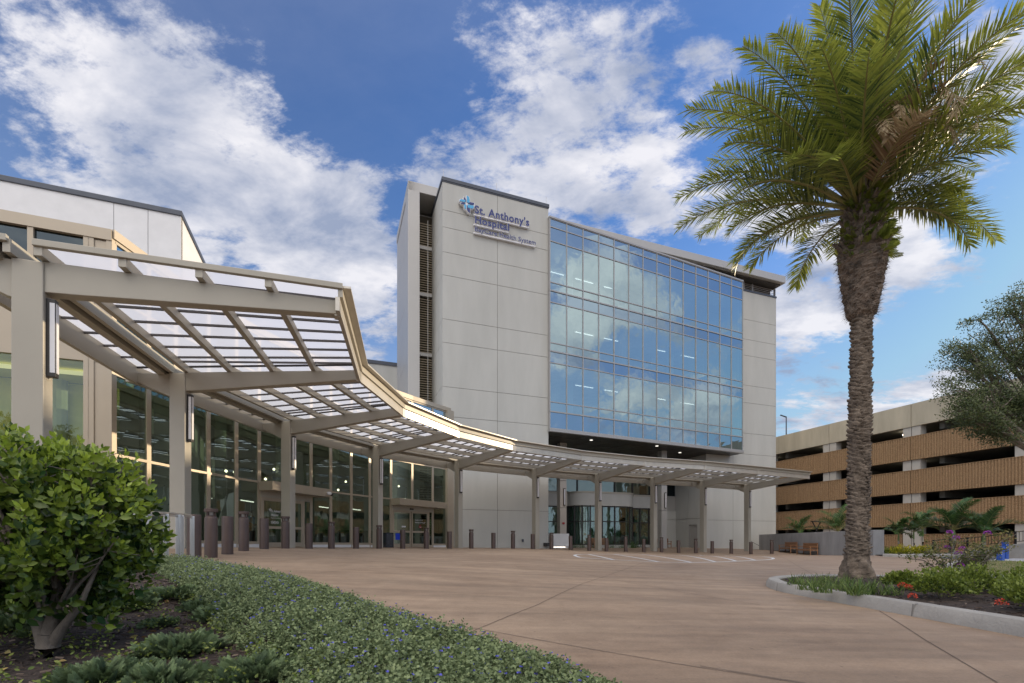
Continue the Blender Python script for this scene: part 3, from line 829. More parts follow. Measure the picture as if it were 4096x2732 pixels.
# floors, ceilings, back walls and strip lights behind the glass
it = MB(); ce = MB(); bw = MB(); st_ = MB(); pc = MB()
for zf in (10.15, 14.85, 19.55, 24.5):
    FC.box(it, 0, CWL, -9, -.25, zf - .35, zf - .02)
for zf in (10.15, 14.85, 19.55):
    FC.box(ce, .1, CWL - .1, -8.9, -.3, zf + 3.72, zf + 3.78)
    FC.box(bw, 0, CWL, -9.3, -9, zf, zf + 3.7)
    for k, q in enumerate(np.arange(1.5, CWL - 2, 3.1)):
        if rnd.random() < .8: FC.box(st_, q, q + 1.9, -3.5, -3.44, zf + 3.66, zf + 3.70)
        if rnd.random() < .35: FC.box(st_, q + .7, q + 2.2, -6.5, -6.44, zf + 3.66, zf + 3.70)
    for k in range(4):
        q = 3 + k * 5.6; FC.box(pc, q, q + .5, -2.6, -2.1, zf, zf + 3.7)
    for k in range(5):
        q = rnd.uniform(1, CWL - 4); FC.box(bw, q, q + rnd.uniform(1.2, 3), -5.2, -5.05, zf, zf + rnd.choice([2.7, 3.7, 1.1]))
FC.box(bw, CWL - .2, CWL - .05, -9, -.35, 8.85, 25.1); FC.box(bw, .06, .2, -9, -.35, 8.85, 25.1)
it.build('floor_slabs', 'ceil', tower); ce.build('ceilings', 'ceil', tower); bw.build('inner_walls', 'int_wall', tower)
st_.build('strip_lights', 'strip_on', tower); pc.build('inner_columns', 'white', tower)
# soffit under the curtain wall, with downlights, and its edge trim
so = MB()
so.add([FC.p(-.02, .04, 8.62), FC.p(CWL + .05, .04, 8.62), FT.p(sR1 - 6, -9, 8.62), FT.p(sT - .1, -9, 8.62)] +
       [FC.p(-.02, .04, 8.70), FC.p(CWL + .05, .04, 8.70), FT.p(sR1 - 6, -9, 8.70), FT.p(sT - .1, -9, 8.70)],
       [(0, 1, 2, 3), (7, 6, 5, 4), (0, 4, 5, 1), (1, 5, 6, 2), (2, 6, 7, 3), (3, 7, 4, 0)])
so.build('soffit', 'soffit', tower)
sg = MB()
for k in range(1, 12):
    q = k * 1.8; sg.bar(FC.p(q, -.1, 8.617), FC.p(q - 1.2, -8, 8.617), .03, .01)
for k in range(1, 5): sg.bar(FC.p(.2, -k * 1.6, 8.617), FC.p(CWL - .2, -k * 1.6, 8.617), .03, .01)
sg.build('soffit_joints', 'dark', tower)
ed = MB(); FC.box(ed, -.05, CWL + .08, -.2, .12, 8.58, 8.86); FC.box(ed, CWL, CWL + .08, -1.7, -.21, 8.58, 25.15)
ed.build('soffit_edge_trim', 'alu', tower, bevel=.015)
for q in ((2365, 1761), (2627.5, 1784.5), (2719.5, 1811)):
    Y = 8.6 * F / (HP - q[1]); b = MB(); b.lathe(((q[0] - CXP) / F * Y, Y, 8.595), [(.13, 0), (.13, .03)], 14); b.build('downlight', 'down_dim', tower)

# recess under the soffit: back wall, round bay, side wall with door
dB = -7.9
sB1 = FT.shit(2704, dB)
def zb_(px, py, d=dB): s = FT.shit(px, d); return (HP - py) / F * FT.p(s, d)[1]
FSd = Frame(FT.p(sR0, dR)[:2], Vector((-FT.n.x, -FT.n.y)))    # side wall facing left; s runs backwards, n = ?
sdlen = dR - dB
zdoor0, zdoor1 = -.62, 1.78
zs2 = 2.35
side_n = -1 if FSd.n.dot(U) > 0 else 1                        # offset sign that points to the left (-U)
sm = MB()
def sbox(mb, s0, s1, d0, d1, z0, z1): FSd.box(mb, s0, s1, side_n * d0, side_n * d1, z0, z1)
ds0, ds1 = 1.25, 2.45
for (a_, b_, c_, d_) in ((.02, ds0, gz, zs2), (ds1, sdlen, gz, zs2), (ds0, ds1, zdoor1, zs2), (.02, ds1 + .1, zs2 + .035, 8.6), (ds1 + .135, sdlen, zs2 + .035, 8.6)):
    sbox(sm, a_, b_, -.28, 0, c_, d_)
sm.build('recess_side_wall', 'stucco', tower)
b = MB(); sbox(b, .03, sdlen, -.3, -.03, zs2 - .01, zs2 + .045); b.build('recess_joint', 'joint', tower)
dr = MB(); sbox(dr, ds0 + .06, ds1 - .06, -.2, -.08, zdoor0, zdoor1 - .06); dob = dr.build('service_door', 'metal_panel', tower)
b = MB(); sbox(b, ds0, ds0 + .06, -.2, .02, zdoor0, zdoor1); sbox(b, ds1 - .06, ds1, -.2, .02, zdoor0, zdoor1); sbox(b, ds0 + .06, ds1 - .06, -.2, .02, zdoor1 - .06, zdoor1)
b.build('door_frame', 'alu', dob)
b = MB(); sbox(b, ds0 + .14, ds0 + .24, -.08, 0, .35, .42); b.build('door_handle', 'steel', dob)
b = MB(); sbox(b, .55, .85, .004, .03, .35, .95); b.build('restroom_sign', 'coping', tower)
# lower back wall: stucco band with windows above, dark glazing with curtains below
sb0 = FT.shit(2194, -7.2)
z_sill, z_gt, z_cap, z_wt = -.28, 3.45, 4.78, 8.55
bay_d = -5.7; s_b0 = FT.shit(2287, -6.4); s_b1 = FT.shit(2537, -6.4)
def bay_outline(off):
    """plan of the glazed wall: straight, bulging bay, straight (s, d)"""
    pts = [(sT + .02, -7.2 + off), (s_b0 - off, -7.2 + off)]
    r = 1.5
    for k in range(0, 9):
        t = math.pi / 2 * k / 8
        pts.append((s_b0 - off + (r + off) * (1 - math.cos(t)) - 0, -7.2 + r * 1.0 * math.sin(t) + off * 1.0))
    for k in range(8, -1, -1):
        t = math.pi / 2 * k / 8
        pts.append((s_b1 + off - (r + off) * (1 - math.cos(t)), -7.2 + r * math.sin(t) + off))
    pts += [(s_b1 + off + .001, -7.2 + off), (FT.shit(2600, -7.2), -7.2 + off)]
    return pts
def follow(name, off0, off1, z0, z1, m, par):
    a = [FT.p(s, d) for s, d in bay_outline(off0)]; c = [FT.p(s, d) for s, d in bay_outline(off1)]; n = len(a); mb = MB()
    vs = [(p[0], p[1], z0) for p in a] + [(p[0], p[1], z1) for p in a] + [(p[0], p[1], z0) for p in c] + [(p[0], p[1], z1) for p in c]
    fs = []
    for i in range(n - 1):
        fs += [(i, i + 1, n + i + 1, n + i), (2 * n + i, 3 * n + i, 3 * n + i + 1, 2 * n + i + 1), (n + i, n + i + 1, 3 * n + i + 1, 3 * n + i), (i, 2 * n + i, 2 * n + i + 1, i + 1)]
    fs += [(0, n, 3 * n, 2 * n), (n - 1, 3 * n - 1, 4 * n - 1, 2 * n - 1)]
    mb.add(vs, fs); return mb.build(name, m, par, smooth=True)
follow('bay_plinth', .03, -.3, gz, z_sill, 'stucco', tower)
follow('bay_band', .06, -.3, z_gt, z_cap - .17, 'stucco', tower)
follow('bay_cap', .12, -.35, z_cap - .17, z_cap, 'canopy', tower)
gl = follow('bay_glazing', 0, -.02, z_sill + .06, z_gt - .07, 'g_bay', tower)
fr_ = MB()
ol = [FT.p(s, d) for s, d in bay_outline(.0)]
def olp(q):
    i = min(int(q), len(ol) - 2); t = q - i; return (ol[i][0] * (1 - t) + ol[i + 1][0] * t, ol[i][1] * (1 - t) + ol[i + 1][1] * t)
for q in (0.05, .5, .97, 2, 5, 7.5, 10.02, 10.35, 10.7, 13, 16, 19, 20.1, 20.5, 20.93):
    x, y = olp(q); fr_.box((x, y, (z_sill + z_gt) / 2), .10, .12, z_gt - z_sill, math.atan2(U.y, U.x))
for z in (z_sill + .05, 1.95, z_gt - .08):
    for i in range(len(ol) - 1): fr_.bar((ol[i][0], ol[i][1], z), (ol[i + 1][0], ol[i + 1][1], z), .10, .09)
fr_.build('bay_window_frame', 'dark', tower)
# curtains (pleated sheet)
cu = MB(); pts = []
oc = [Vector(FT.p(s, d)[:2]) for s, d in bay_outline(-.28)]
oc = resample(oc, .06); vs = []; k = 0
for i, p in enumerate(oc):
    w = .05 * math.sin(i * 1.25) + .03 * math.sin(i * .37)
    vs += [(p.x + FT.n.x * w, p.y + FT.n.y * w, z_sill), (p.x + FT.n.x * w, p.y + FT.n.y * w, z_gt)]
L = len(oc)
cu.add(vs, [(2 * i, 2 * i + 2, 2 * i + 3, 2 * i + 1) for i in range(L - 1) if (i % 46) > 7])
cu.build('curtains', 'curtain', tower, smooth=True)
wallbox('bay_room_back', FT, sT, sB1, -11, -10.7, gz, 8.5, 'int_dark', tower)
# second-floor windows above the bay
fw = MB(); s_e = FT.shit(2600, -7.35)
for q in np.linspace(sT + .15, s_e, 8): FT.box(fw, q - .05, q + .05, -7.5, -7.3, z_cap, z_wt)
FT.box(fw, sT, s_e, -7.5, -7.31, z_cap + .0, z_cap + .08)
FT.box(fw, sT, s_e, -7.5, -7.31, 7.0, 7.1)
w2 = fw.build('upper_window_frame', 'dark', tower)
b = MB(); b.add([FT.p(sT, -7.4, z_cap), FT.p(s_e, -7.4, z_cap), FT.p(s_e, -7.4, z_wt), FT.p(sT, -7.4, z_wt)], [(0, 1, 2, 3)]); b.build('upper_window', 'g_bay', tower)
wallbox('upper_room_wall', FT, sT, s_e, -9.4, -9.2, z_cap, 8.5, 'int_wall', tower)
# wall between bay and corner with a dark window
s_c0 = FT.shit(2600, dB); s_c1 = sB1
wallbox('back_wall_return', FT, s_e - .02, s_e + .24, dB, -7.14, gz, 8.58, 'stucco', tower)
mb = MB()
FT.box(mb, s_e + .25, s_c1, dB - .25, dB, gz, zs2); FT.box(mb, s_e + .25, s_c1, dB - .25, dB, zs2 + .03, 3.3); FT.box(mb, s_e + .25, s_c1, dB - .25, dB, 7.2, 8.6)
mb.build('back_wall', 'stucco', tower)
mb = MB(); FT.box(mb, s_e + .25, s_c1 - .02, dB - .2, dB - .05, 3.3, 4.75)
mb.build('back_wall_panel', 'metal_panel', tower)
mb = MB(); FT.box(mb, s_e + .25, s_c1 - .02, dB - .15, dB - .1, 4.85, 7.2); mb.build('back_window', 'g_cler', tower)
mb = MB()
for q in (s_e + .3, (s_e + s_c1) / 2, s_c1 - .06): FT.box(mb, q, q + .06, dB - .2, dB + .0, 3.31, 7.19)
FT.box(mb, s_e + .25, s_c1, dB - .2, dB + .05, 4.75, 4.86); mb.build('back_window_frame', 'alu', tower)
# two free-standing columns below the soffit
for px, Y in ((2247, 42.3), (2649, 45.9)):
    x = (px - CXP) / F * Y; mb = MB(); an = math.atan2(U.y, U.x)
    for a_, b_ in ((gz, 2.95), (2.98, 5.3), (5.33, 8.6)): mb.box((x, Y, (a_ + b_) / 2), .62, .62, b_ - a_, an)
    co_ = mb.build('column', 'stucco_tan' if px < 2300 else 'metal_panel', tower, bevel=.01)
    qx, qy = x + FT.n.x * .37 + U.x * .08, Y + FT.n.y * .37 + U.y * .08
    b = MB(); b.box((qx, qy, 3.9), .16, .10, 1.5, an); lo = b.build('column_light', 'dark', co_)
    b = MB(); b.box((qx + FT.n.x * .055, qy + FT.n.y * .055, 3.9), .09, .02, 1.36, an); b.build('diffuser', 'diffuser', co_)
    if px < 2300:
        b = MB(); b.box((x + FT.n.x * .34, Y + FT.n.y * .34, 1.62), .2, .08, .16, an); b.build('fire_alarm', 'red', co_)
# service bits on the stair front wall
b = MB(); s_ = FT.shit(2090); FT.box(b, s_ - .07, s_ + .07, .002, .1, .02, .22); b.build('wall_socket', 'coping', tower)
b = MB(); s_ = FT.shit(2183); FT.box(b, s_ - .2, s_ + .2, .01, .35, -.32, -.06); FT.box(b, s_ - .08, s_ + .08, .35, .42, -.25, -.12); b.build('ground_floodlight', 'dark', tower)

# ------------------------------------------------------------------ wall sign
s_sg = FT.shit(1822); zsg = 24.2
sign = thing('wall_sign', 'blue lettering and pinwheel cross emblem mounted high on the pale stair tower', 'sign', (*FT.p(FT.shit(1960), .05)[:2], 22.6))
def text_mesh(s, size, bold):
    cu_ = bpy.data.curves.new('txt', 'FONT'); cu_.body = s; cu_.size = size; cu_.offset = bold; cu_.resolution_u = 3
    cu_.space_character = 1.09 if bold > .02 else 1.04
    to = bpy.data.objects.new('txt', cu_); COL.objects.link(to)
    dg = bpy.context.evaluated_depsgraph_get(); me = bpy.data.meshes.new_from_object(to.evaluated_get(dg))
    vs = [tuple(v.co) for v in me.vertices]; fs = [tuple(p.vertices) for p in me.polygons]
    bpy.data.objects.remove(to); return vs, fs
def letters(fr, s, s0, s1, z0, d, xh, bold, thick, mface, mside, parent, name):
    """text stretched to run from s0 to s1 with cap height xh on the plane offset d"""
    vs, fs = text_mesh(s, 1.0, bold)
    x0 = min(v[0] for v in vs); x1 = max(v[0] for v in vs); k = (s1 - s0) / (x1 - x0); kz = xh / .73
    fmesh = MB(); fmesh.add([fr.p(s0 + (v[0] - x0) * k, d + thick, z0 + v[1] * kz) for v in vs], fs)
    o = fmesh.build(name, mface, parent)
    if mside:
        n = len(vs); from collections import Counter
        ec = Counter(); ed_ = {}
        for f in fs:
            for a, b in zip(f, f[1:] + f[:1]): ec[frozenset((a, b))] += 1; ed_[frozenset((a, b))] = (a, b)
        sb = MB()
        for e, c in ec.items():
            if c == 1:
                a, b = ed_[e]; va, vb = vs[a], vs[b]
                sb.add([fr.p(s0 + (va[0] - x0) * k, d, z0 + va[1] * kz), fr.p(s0 + (vb[0] - x0) * k, d, z0 + vb[1] * kz),
                        fr.p(s0 + (vb[0] - x0) * k, d + thick - .002, z0 + vb[1] * kz), fr.p(s0 + (va[0] - x0) * k, d + thick - .002, z0 + va[1] * kz)], [(0, 1, 2, 3)])
        sb.build('letter_sides', mside, o)
    return o
def zt(px, py): s = FT.shit(px, .3); return (HP - py) / F * FT.p(s, .3)[1]
sA0, sA1 = FT.shit(1899, .3), FT.shit(2117, .3)
zA = zt(1899, 850.5)
letters(FT, "St. Anthony's", sA0, sA1, zA, .22, .58, .030, .07, 'navy', 'letter_side', sign, 'lettering')
zH = zt(1899, 890)
letters(FT, "Hospital", sA0 + .02, FT.shit(2037, .3), zH, .22, .53, .030, .07, 'navy', 'letter_side', sign, 'lettering')
zBc = zt(1899, 923)
letters(FT, "BayCare Health System", sA0 + .02, FT.shit(2143, .3), zBc, .22, .35, .012, .07, 'navy', 'letter_side', sign, 'lettering')
for z, s1 in ((zA - .09, sA1), (zH - .09, FT.shit(2037, .3)), (zBc - .09, FT.shit(2143, .3))):
    b = MB(); FT.box(b, sA0 - .05, s1, .05, .22, z - .04, z + .06); b.build('raceway', 'letter_side', sign)
# emblem: four two-tone blades round a small cross
cs, cz = FT.shit(1866.5, .3), zt(1866.5, 815)
blade_light = [(.05, .14), (.05, .95), (.17, .93), (.30, .80), (.35, .55), (.35, .14)]
blade_dark = [(-.07, .30), (-.07, .62), (-.20, .68), (-.24, .72), (-.24, .30)]
BLD = {'sky_blue': [], 'navy': []}
def rot(p, k):
    for _ in range(k): p = (p[1], -p[0])
    return p
E = .60
shapes = {'sky_blue': [[(.02, .16), (.02, .98), (.18, .95), (.32, .82), (.36, .62), (.36, .16)],
                       [(.12, -.10), (.12, -.44), (.74, -.44), (.86, -.30), (.92, -.06), (.14, -.06)],
                       [(-.16, .14), (-.16, .38), (-.66, .38), (-.82, .28), (-.88, .10)],
                       [(-.06, -.14), (-.30, -.14), (-.30, -.45), (-.22, -.62), (-.06, -.70)]],
          'navy': [[(-.06, .20), (-.34, .26), (-.34, .74), (-.16, .62), (-.06, .40)],
                   [(.14, .06), (.42, .30), (.98, .30), (.88, .06), (.60, -.0)],
                   [(-.16, .02), (-.16, -.16), (-.74, -.16), (-.60, .02), (-.40, .06)],
                   [(.04, -.14), (.04, -.74), (.20, -.92), (.42, -1.02), (.42, -.50), (.16, -.50)]]}
eb = MB()
outl = [(-.02, 1.04), (.22, 1.0), (.40, .84), (.42, .36), (1.06, .36), (.98, -.10), (.90, -.36), (.78, -.50), (.48, -.52), (.48, -1.10), (.18, -1.0), (-.02, -.80), (-.22, -.70), (-.36, -.48), (-.36, -.22),
        (-.84, -.22), (-.70, .02), (-.94, .06), (-.88, .32), (-.70, .44), (-.40, .42), (-.40, .82), (-.10, .66)]
eb.plate([(x * E, y * E) for x, y in outl], FT.p(cs, .17, cz), (FT.u.x, FT.u.y, 0), (0, 0, 1), (FT.n.x, FT.n.y, 0), .24)
emb = eb.build('emblem', 'letter_side', sign)
for mt, sh in shapes.items():
    for k, s in enumerate(sh):
        b = MB(); b.plate([(x * E, y * E) for x, y in s], FT.p(cs, .31 if mt == 'sky_blue' else .305, cz), (FT.u.x, FT.u.y, 0), (0, 0, 1), (FT.n.x, FT.n.y, 0), .03)
        b.build('blade', mt, emb)

# ------------------------------------------------------------------ lobby with glass front along the canopy
LC = catmull([(-12.45, 15.1), (-12.25, 18), (-11.6, 21.6), (-10.45, 25), (-8.75, 28.7), (-6.7, 32.2), (-4.55, 35.2)], 10)
LC = [Vector((p.x, p.y)) for p in LC]
def lhit(px):
    m = (px - CXP) / F; best = None
    for a, b in zip(LC[:-1], LC[1:]):
        d = b - a; den = d.x - m * d.y
        if abs(den) < 1e-9: continue
        t = (m * a.y - a.x) / den
        if -.001 <= t <= 1.001: return a + d * t
    return LC[0] if px < 500 else LC[-1]
lobby = thing('glass_lobby', 'two-storey lobby with a curved dark green glass front and champagne mullions behind the canopy columns', 'building', (-12, 22, -.3))
mpx = [452, 592, 700, 832, 944, 1035, 1243, 1322, 1404, 1478, 1563, 1648, 1730, 1797]
mp_ = [lhit(p) for p in mpx]
ZT = 9.45
fr1 = MB(); base = MB(); mull = MB()
glz = []
for i in range(len(mp_)):
    p = mp_[i]
    q = mp_[min(i + 1, len(mp_) - 1)] - mp_[max(i - 1, 0)]; an = math.atan2(q.y, q.x)
    zb = G(p.x, p.y) - .05
    mull.box((p.x, p.y, (zb + ZT) / 2), .18, .085, ZT - zb, an)
doors = {5: 1, 10: 2}
for i in range(len(mp_) - 1):
    a, b = mp_[i], mp_[i + 1]; d = (b - a); L = d.length; u = d / L
    fr = Frame((a.x, a.y), (u.x, u.y))
    g0 = G((a.x + b.x) / 2, (a.y + b.y) / 2)
    isdoor = i in (5, 10, 11)
    if not isdoor:
        fr.box(base, .05, L - .05, -.12, .06, g0 - .1, g0 + .14)
        fr.box(mull, .045, L - .045, -.06, .05, g0 + .14, g0 + .26)
        fr.box(mull, .045, L - .045, -.05, .045, 2.68, 2.77)
    for z in (5.2, 7.6):
        fr.box(mull, .045, L - .045, -.05, .045, z, z + .09)
    fr.box(mull, -.06, L + .06, -.3, .10, ZT - .02, ZT + .26)
    fr.box(mull, .045, L - .045, -.05, .05, ZT - .12, ZT - .021)
    zlo = g0 + .26 if not isdoor else 2.77
    rowsz = ([(g0 + .26, 2.68)] if not isdoor else []) + [(2.77, 5.2), (5.29, 7.6)]
    w = MB()
    for z0, z1 in rowsz:
        t = rnd.uniform(-.005, .005)
        w.add([fr.p(.045, t, z0), fr.p(L - .045, -t, z0), fr.p(L - .045, t, z1), fr.p(.045, -t, z1)], [(0, 1, 2, 3)])
    w.build('window', 'g_lobby', lobby)
    w = MB(); w.add([fr.p(.045, 0, 7.69), fr.p(L - .045, 0, 7.69), fr.p(L - .045, 0, ZT - .12), fr.p(.045, 0, ZT - .12)], [(0, 1, 2, 3)])
    w.build('clerestory_window', 'g_blue', lobby)
    if i == 11: fr.box(mull, .045, L - .045, -.05, .045, 2.68, 2.77)
mull.build('mullions', 'champagne', lobby)
base.build('plinth', 'white', lobby)
# end post next to the tower
e = mp_[-1]; b = MB(); an = math.atan2(U.y, U.x)
b.box(((e.x + LC[-1].x) / 2 - .05, (e.y + LC[-1].y) / 2, 4.5), .75, .5, 10.0, math.atan2((LC[-1] - e).y, (LC[-1] - e).x)); b.build('end_post', 'champagne', lobby)

# door sets
def doorset(i0, i1, split, label2=None):
    a, b = mp_[i0], mp_[i1]; d = b - a; L = d.length; fr = Frame((a.x, a.y), d)
    g0 = G((a.x + b.x) / 2, (a.y + b.y) / 2); top = 2.05
    hd = MB(); fr.box(hd, -.05, L + .55, .06, .85, 2.33, 2.74); ho = hd.build('door_canopy', 'champagne', lobby, bevel=.01)
    hb = MB(); fr.box(hb, .06, L - .06, -.1, .08, top, 2.68); hb.build('door_header', 'canopy', lobby)
    s_l = .14; s_r = split * L
    ds = MB(); fr.box(ds, .05, s_l, -.1, .08, g0, top); fr.box(ds, s_r, s_r + .14, -.1, .08, g0, top); fr.box(ds, s_l - .002, s_r + .002, -.098, .078, top - .06, top + .002); do = ds.build('door_frame', 'champagne', lobby)
    mid = (s_l + s_r) / 2
    for k, (x0, x1) in enumerate(((s_l + .01, mid - .01), (mid + .01, s_r - .01))):
        dl = MB(); dd = .02 + .05 * k
        fr.box(dl, x0, x0 + .10, dd - .02, dd + .03, g0 + .02, top - .02); fr.box(dl, x1 - .10, x1, dd - .02, dd + .03, g0 + .02, top - .02)
        for z0, z1 in ((g0 + .02, g0 + .24), (.62, .74), (top - .14, top - .02)): fr.box(dl, x0 + .10, x1 - .10, dd - .02, dd + .03, z0, z1)
        lf = dl.build('sliding_door', 'champagne', do)
        gg = MB(); gg.add([fr.p(x0 + .1, dd, g0 + .24), fr.p(x1 - .1, dd, g0 + .24), fr.p(x1 - .1, dd, top - .14), fr.p(x0 + .1, dd, top - .14)], [(0, 1, 2, 3)])
        gg.build('door_glass', 'g_lobby', do)
    if s_r + .14 < L - .1:
        g2 = MB(); g2.add([fr.p(s_r + .14, 0, g0 + .14), fr.p(L - .05, 0, g0 + .14), fr.p(L - .05, 0, top), fr.p(s_r + .14, 0, top)], [(0, 1, 2, 3)])
        g2.build('side_light', 'g_lobby', do)
        b2 = MB(); fr.box(b2, s_r + .14, L - .05, -.08, .05, g0 - .05, g0 + .14); b2.build('side_light_sill', 'champagne', do)
    b = MB(); c = fr.p((s_l + s_r) / 2, .1, top + .12); b.box(c, .28, .10, .09, math.atan2(d.y, d.x)); b.build('door_sensor', 'dark', do)
    return fr, L, g0, s_l, s_r, mid, top, do
fr, L, g0, s_l, s_r, mid, top, do = doorset(5, 6, .80)
# writing on the left door leaf
letters(fr, "St. Anthony's", s_l + .52, s_l + 1.12, 1.40, .06, .11, .02, .004, 'white', None, do, 'door_lettering')
letters(fr, "Hospital", s_l + .52, s_l + .92, 1.22, .06, .11, .02, .004, 'white', None, do, 'door_lettering')
letters(fr, "BayCare Health System", s_l + .52, s_l + 1.10, 1.10, .06, .06, 0, .004, 'white', None, do, 'door_lettering')
b = MB()
for k in range(3):
    c = fr.p(s_l + .58 + .15 * k, .062, .92); n_ = 16
    ring = [(.06 * math.cos(t * 2 * math.pi / n_), .06 * math.sin(t * 2 * math.pi / n_)) for t in range(n_)]
    for q in range(n_):
        (x0, z0), (x1, z1) = ring[q], ring[(q + 1) % n_]
        b.bar((c[0] + fr.u.x * x0, c[1] + fr.u.y * x0, c[2] + z0), (c[0] + fr.u.x * x1, c[1] + fr.u.y * x1, c[2] + z1), .012, .014)
    b.bar((c[0] - fr.u.x * .04, c[1] - fr.u.y * .04, c[2] + .04), (c[0] + fr.u.x * .04, c[1] + fr.u.y * .04, c[2] - .04), .012, .014)
cc = fr.p(s_l + .45, .062, 1.5)
for k in range(4):
    an_ = k * math.pi / 2; b.box((cc[0] + fr.u.x * .045 * math.cos(an_), cc[1] + fr.u.y * .045 * math.cos(an_), cc[2] + .045 * math.sin(an_)), .05, .01, .05, math.atan2(fr.u.y, fr.u.x))
b.build('door_symbols', 'white', do)
letters(fr, "St. An", s_l + .75, s_l + 1.35, .62 + .1, -1.2, .22, .02, .01, 'ceil', None, do, 'inner_lettering')
# security camera on the door canopy
b = MB(); c = fr.p(L + .25, .95, 2.48); b.lathe((c[0], c[1], c[2] - .06), [(.05, .0), (.12, .02), (.13, .10), (.08, .16)], 16); cm = b.build('security_camera', 'white', lobby, smooth=True)
b = MB(); c = fr.p(L + .36, 1.02, 2.46); b.lathe((c[0], c[1], c[2] - .08), [(.02, 0), (.07, .03), (.09, .09), (.06, .13)], 14); b.build('camera_dome', 'dark', cm, smooth=True)
fr2, L2, g2_, s_l2, s_r2, mid2, top2, do2 = doorset(10, 12, .86)
letters(fr2, "PLEASE USE THE", mid2 + .35, mid2 + 1.05, 1.42, .09, .085, .01, .004, 'white', None, do2, 'door_lettering')
letters(fr2, "ENTRANCE TO THE LEFT", mid2 + .35, mid2 + 1.30, 1.26, .09, .085, .01, .004, 'white', None, do2, 'door_lettering')
b = MB(); c = fr2.p(mid2 + .8, .09, .62 + .38); b.box(c, .26, .012, .10, math.atan2(fr2.u.y, fr2.u.x)); b.box(fr2.p(mid2 + .8, .09, 1.12), .16, .012, .05, math.atan2(fr2.u.y, fr2.u.x)); b.build('stop_sticker', 'red', do2)
letters(fr2, "STOP", mid2 + .70, mid2 + .90, .97, .10, .06, .01, .004, 'white', None, do2, 'door_lettering')
b = MB(); b.box(fr2.p(s_l2 + .9, .06, 1.0), .36, .012, .10, math.atan2(fr2.u.y, fr2.u.x)); b.build('door_notice', 'white', do2)
b = MB(); b.box(fr2.p(s_l2 + .55, .02, .35), .62, .012, .42, math.atan2(fr2.u.y, fr2.u.x)); b.build('blue_poster', 'blue_panel', do2)

# lobby interior
def offs(P, k):
    o = []
    for i, p in enumerate(P):
        d = (P[min(i + 1, len(P) - 1)] - P[max(i - 1, 0)]).normalized(); o.append(Vector((p.x - d.y * k, p.y + d.x * k)))
    return o
O7 = offs(LC, 8.5); O1 = offs(LC, .25)
def sheet(P, Q, z0, z1, nm, m):
    mb = MB(); n = len(P); mb.add([(p.x, p.y, z0) for p in P] + [(q.x, q.y, z1) for q in Q], [(i, i + 1, n + i + 1, n + i) for i in range(n - 1)]); return mb.build(nm, m, lobby)
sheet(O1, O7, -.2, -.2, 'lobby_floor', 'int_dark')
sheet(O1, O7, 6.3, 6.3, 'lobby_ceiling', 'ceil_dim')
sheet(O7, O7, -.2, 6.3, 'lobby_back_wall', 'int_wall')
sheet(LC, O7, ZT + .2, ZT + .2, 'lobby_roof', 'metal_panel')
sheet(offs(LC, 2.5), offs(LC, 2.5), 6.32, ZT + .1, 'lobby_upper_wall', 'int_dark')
mb = MB(); O5 = offs(LC, 5.5); O4 = offs(LC, 3.4)
for k in (6, 15, 24, 33, 42, 52):
    p = O4[k]; mb.lathe((p.x, p.y, -.2), [(.25, 0), (.25, 6.5)], 12)
for k in (10, 22, 30, 38, 48):
    p = O5[k]; mb.box((p.x, p.y, 1.2), 2.4, .3, 2.8, rnd.uniform(0, 3))
mb.build('lobby_partitions', 'int_wall', lobby)
mb = MB()
for k in (12, 20, 28, 36, 44, 50):
    p = offs(LC, 4.2)[k]; mb.box((p.x, p.y, .3), 1.8, .7, 1.0, rnd.uniform(0, 3))
mb.build('reception_desks', 'int_dark', lobby)
mb = MB(); O3 = offs(LC, 2.6)
for k in range(14, 58, 3):
    p = (O3 if k % 2 else O4)[k]; r = .07; z = 3.6 + rnd.uniform(-.6, .5); mb.lathe((p.x, p.y, z), [(.02, -.07), (.065, -.03), (.065, .03), (.02, .07)], 10)
mb.build('pendant_lamps', 'lamp_on', lobby)
mb = MB()
for k in range(8, 58, 6):
    p = O5[k]; q = O5[k + 1] - O5[k]; mb.box((p.x, p.y, 2.35), 1.3, .06, .05, math.atan2(q.y, q.x) + .4)
for k in range(5, 58, 5):
    p = O4[k]; mb.lathe((p.x, p.y, 6.24), [(.10, 0), (.10, .03)], 10)
mb.build('lobby_strip_lights', 'strip_on', lobby)

# front-facing wing to the left of the corner
FL = Frame((-12.45, 15.1), U)
ZL = 9.45
wing = MB(); ms = [-.62, -1.95, -3.3, -4.65, -6.0, -7.4]
for q in [-.05, -.5] + ms: FL.box(wing, q - .07, q + .07, -.14, .09, -.45, ZL - .1)
FL.box(wing, -8, .02, -.25, .12, ZL - .12, ZL + .22)
for z in (7.6, 5.6, 2.72, -.25): FL.box(wing, -8, 0, -.12, .07, z - .06, z + .07)
wing.build('wing_frame', 'champagne', lobby)
b = MB(); FL.box(b, -.43, -.12, -.1, .05, -.4, ZL - .15); b.build('corner_panel', 'champagne', lobby)
ed_s = [-.55] + ms
for i in range(len(ed_s) - 1):
    a_, b_ = ed_s[i + 1] + .07, ed_s[i] - .07
    w = MB()
    for z0, z1 in ((-.18, 2.66), (2.79, 5.54)): w.add([FL.p(a_, 0, z0), FL.p(b_, 0, z0), FL.p(b_, 0, z1), FL.p(a_, 0, z1)], [(0, 1, 2, 3)])
    w.build('window', 'g_wing', lobby)
    w = MB(); w.add([FL.p(a_, 0, 7.67), FL.p(b_, 0, 7.67), FL.p(b_, 0, ZL - .12), FL.p(a_, 0, ZL - .12)], [(0, 1, 2, 3)]); w.build('clerestory_window', 'g_cler', lobby)
wallbox('wing_spandrel', FL, -8, -.5, -.1, .02, 5.67, 7.54, 'champagne', lobby)
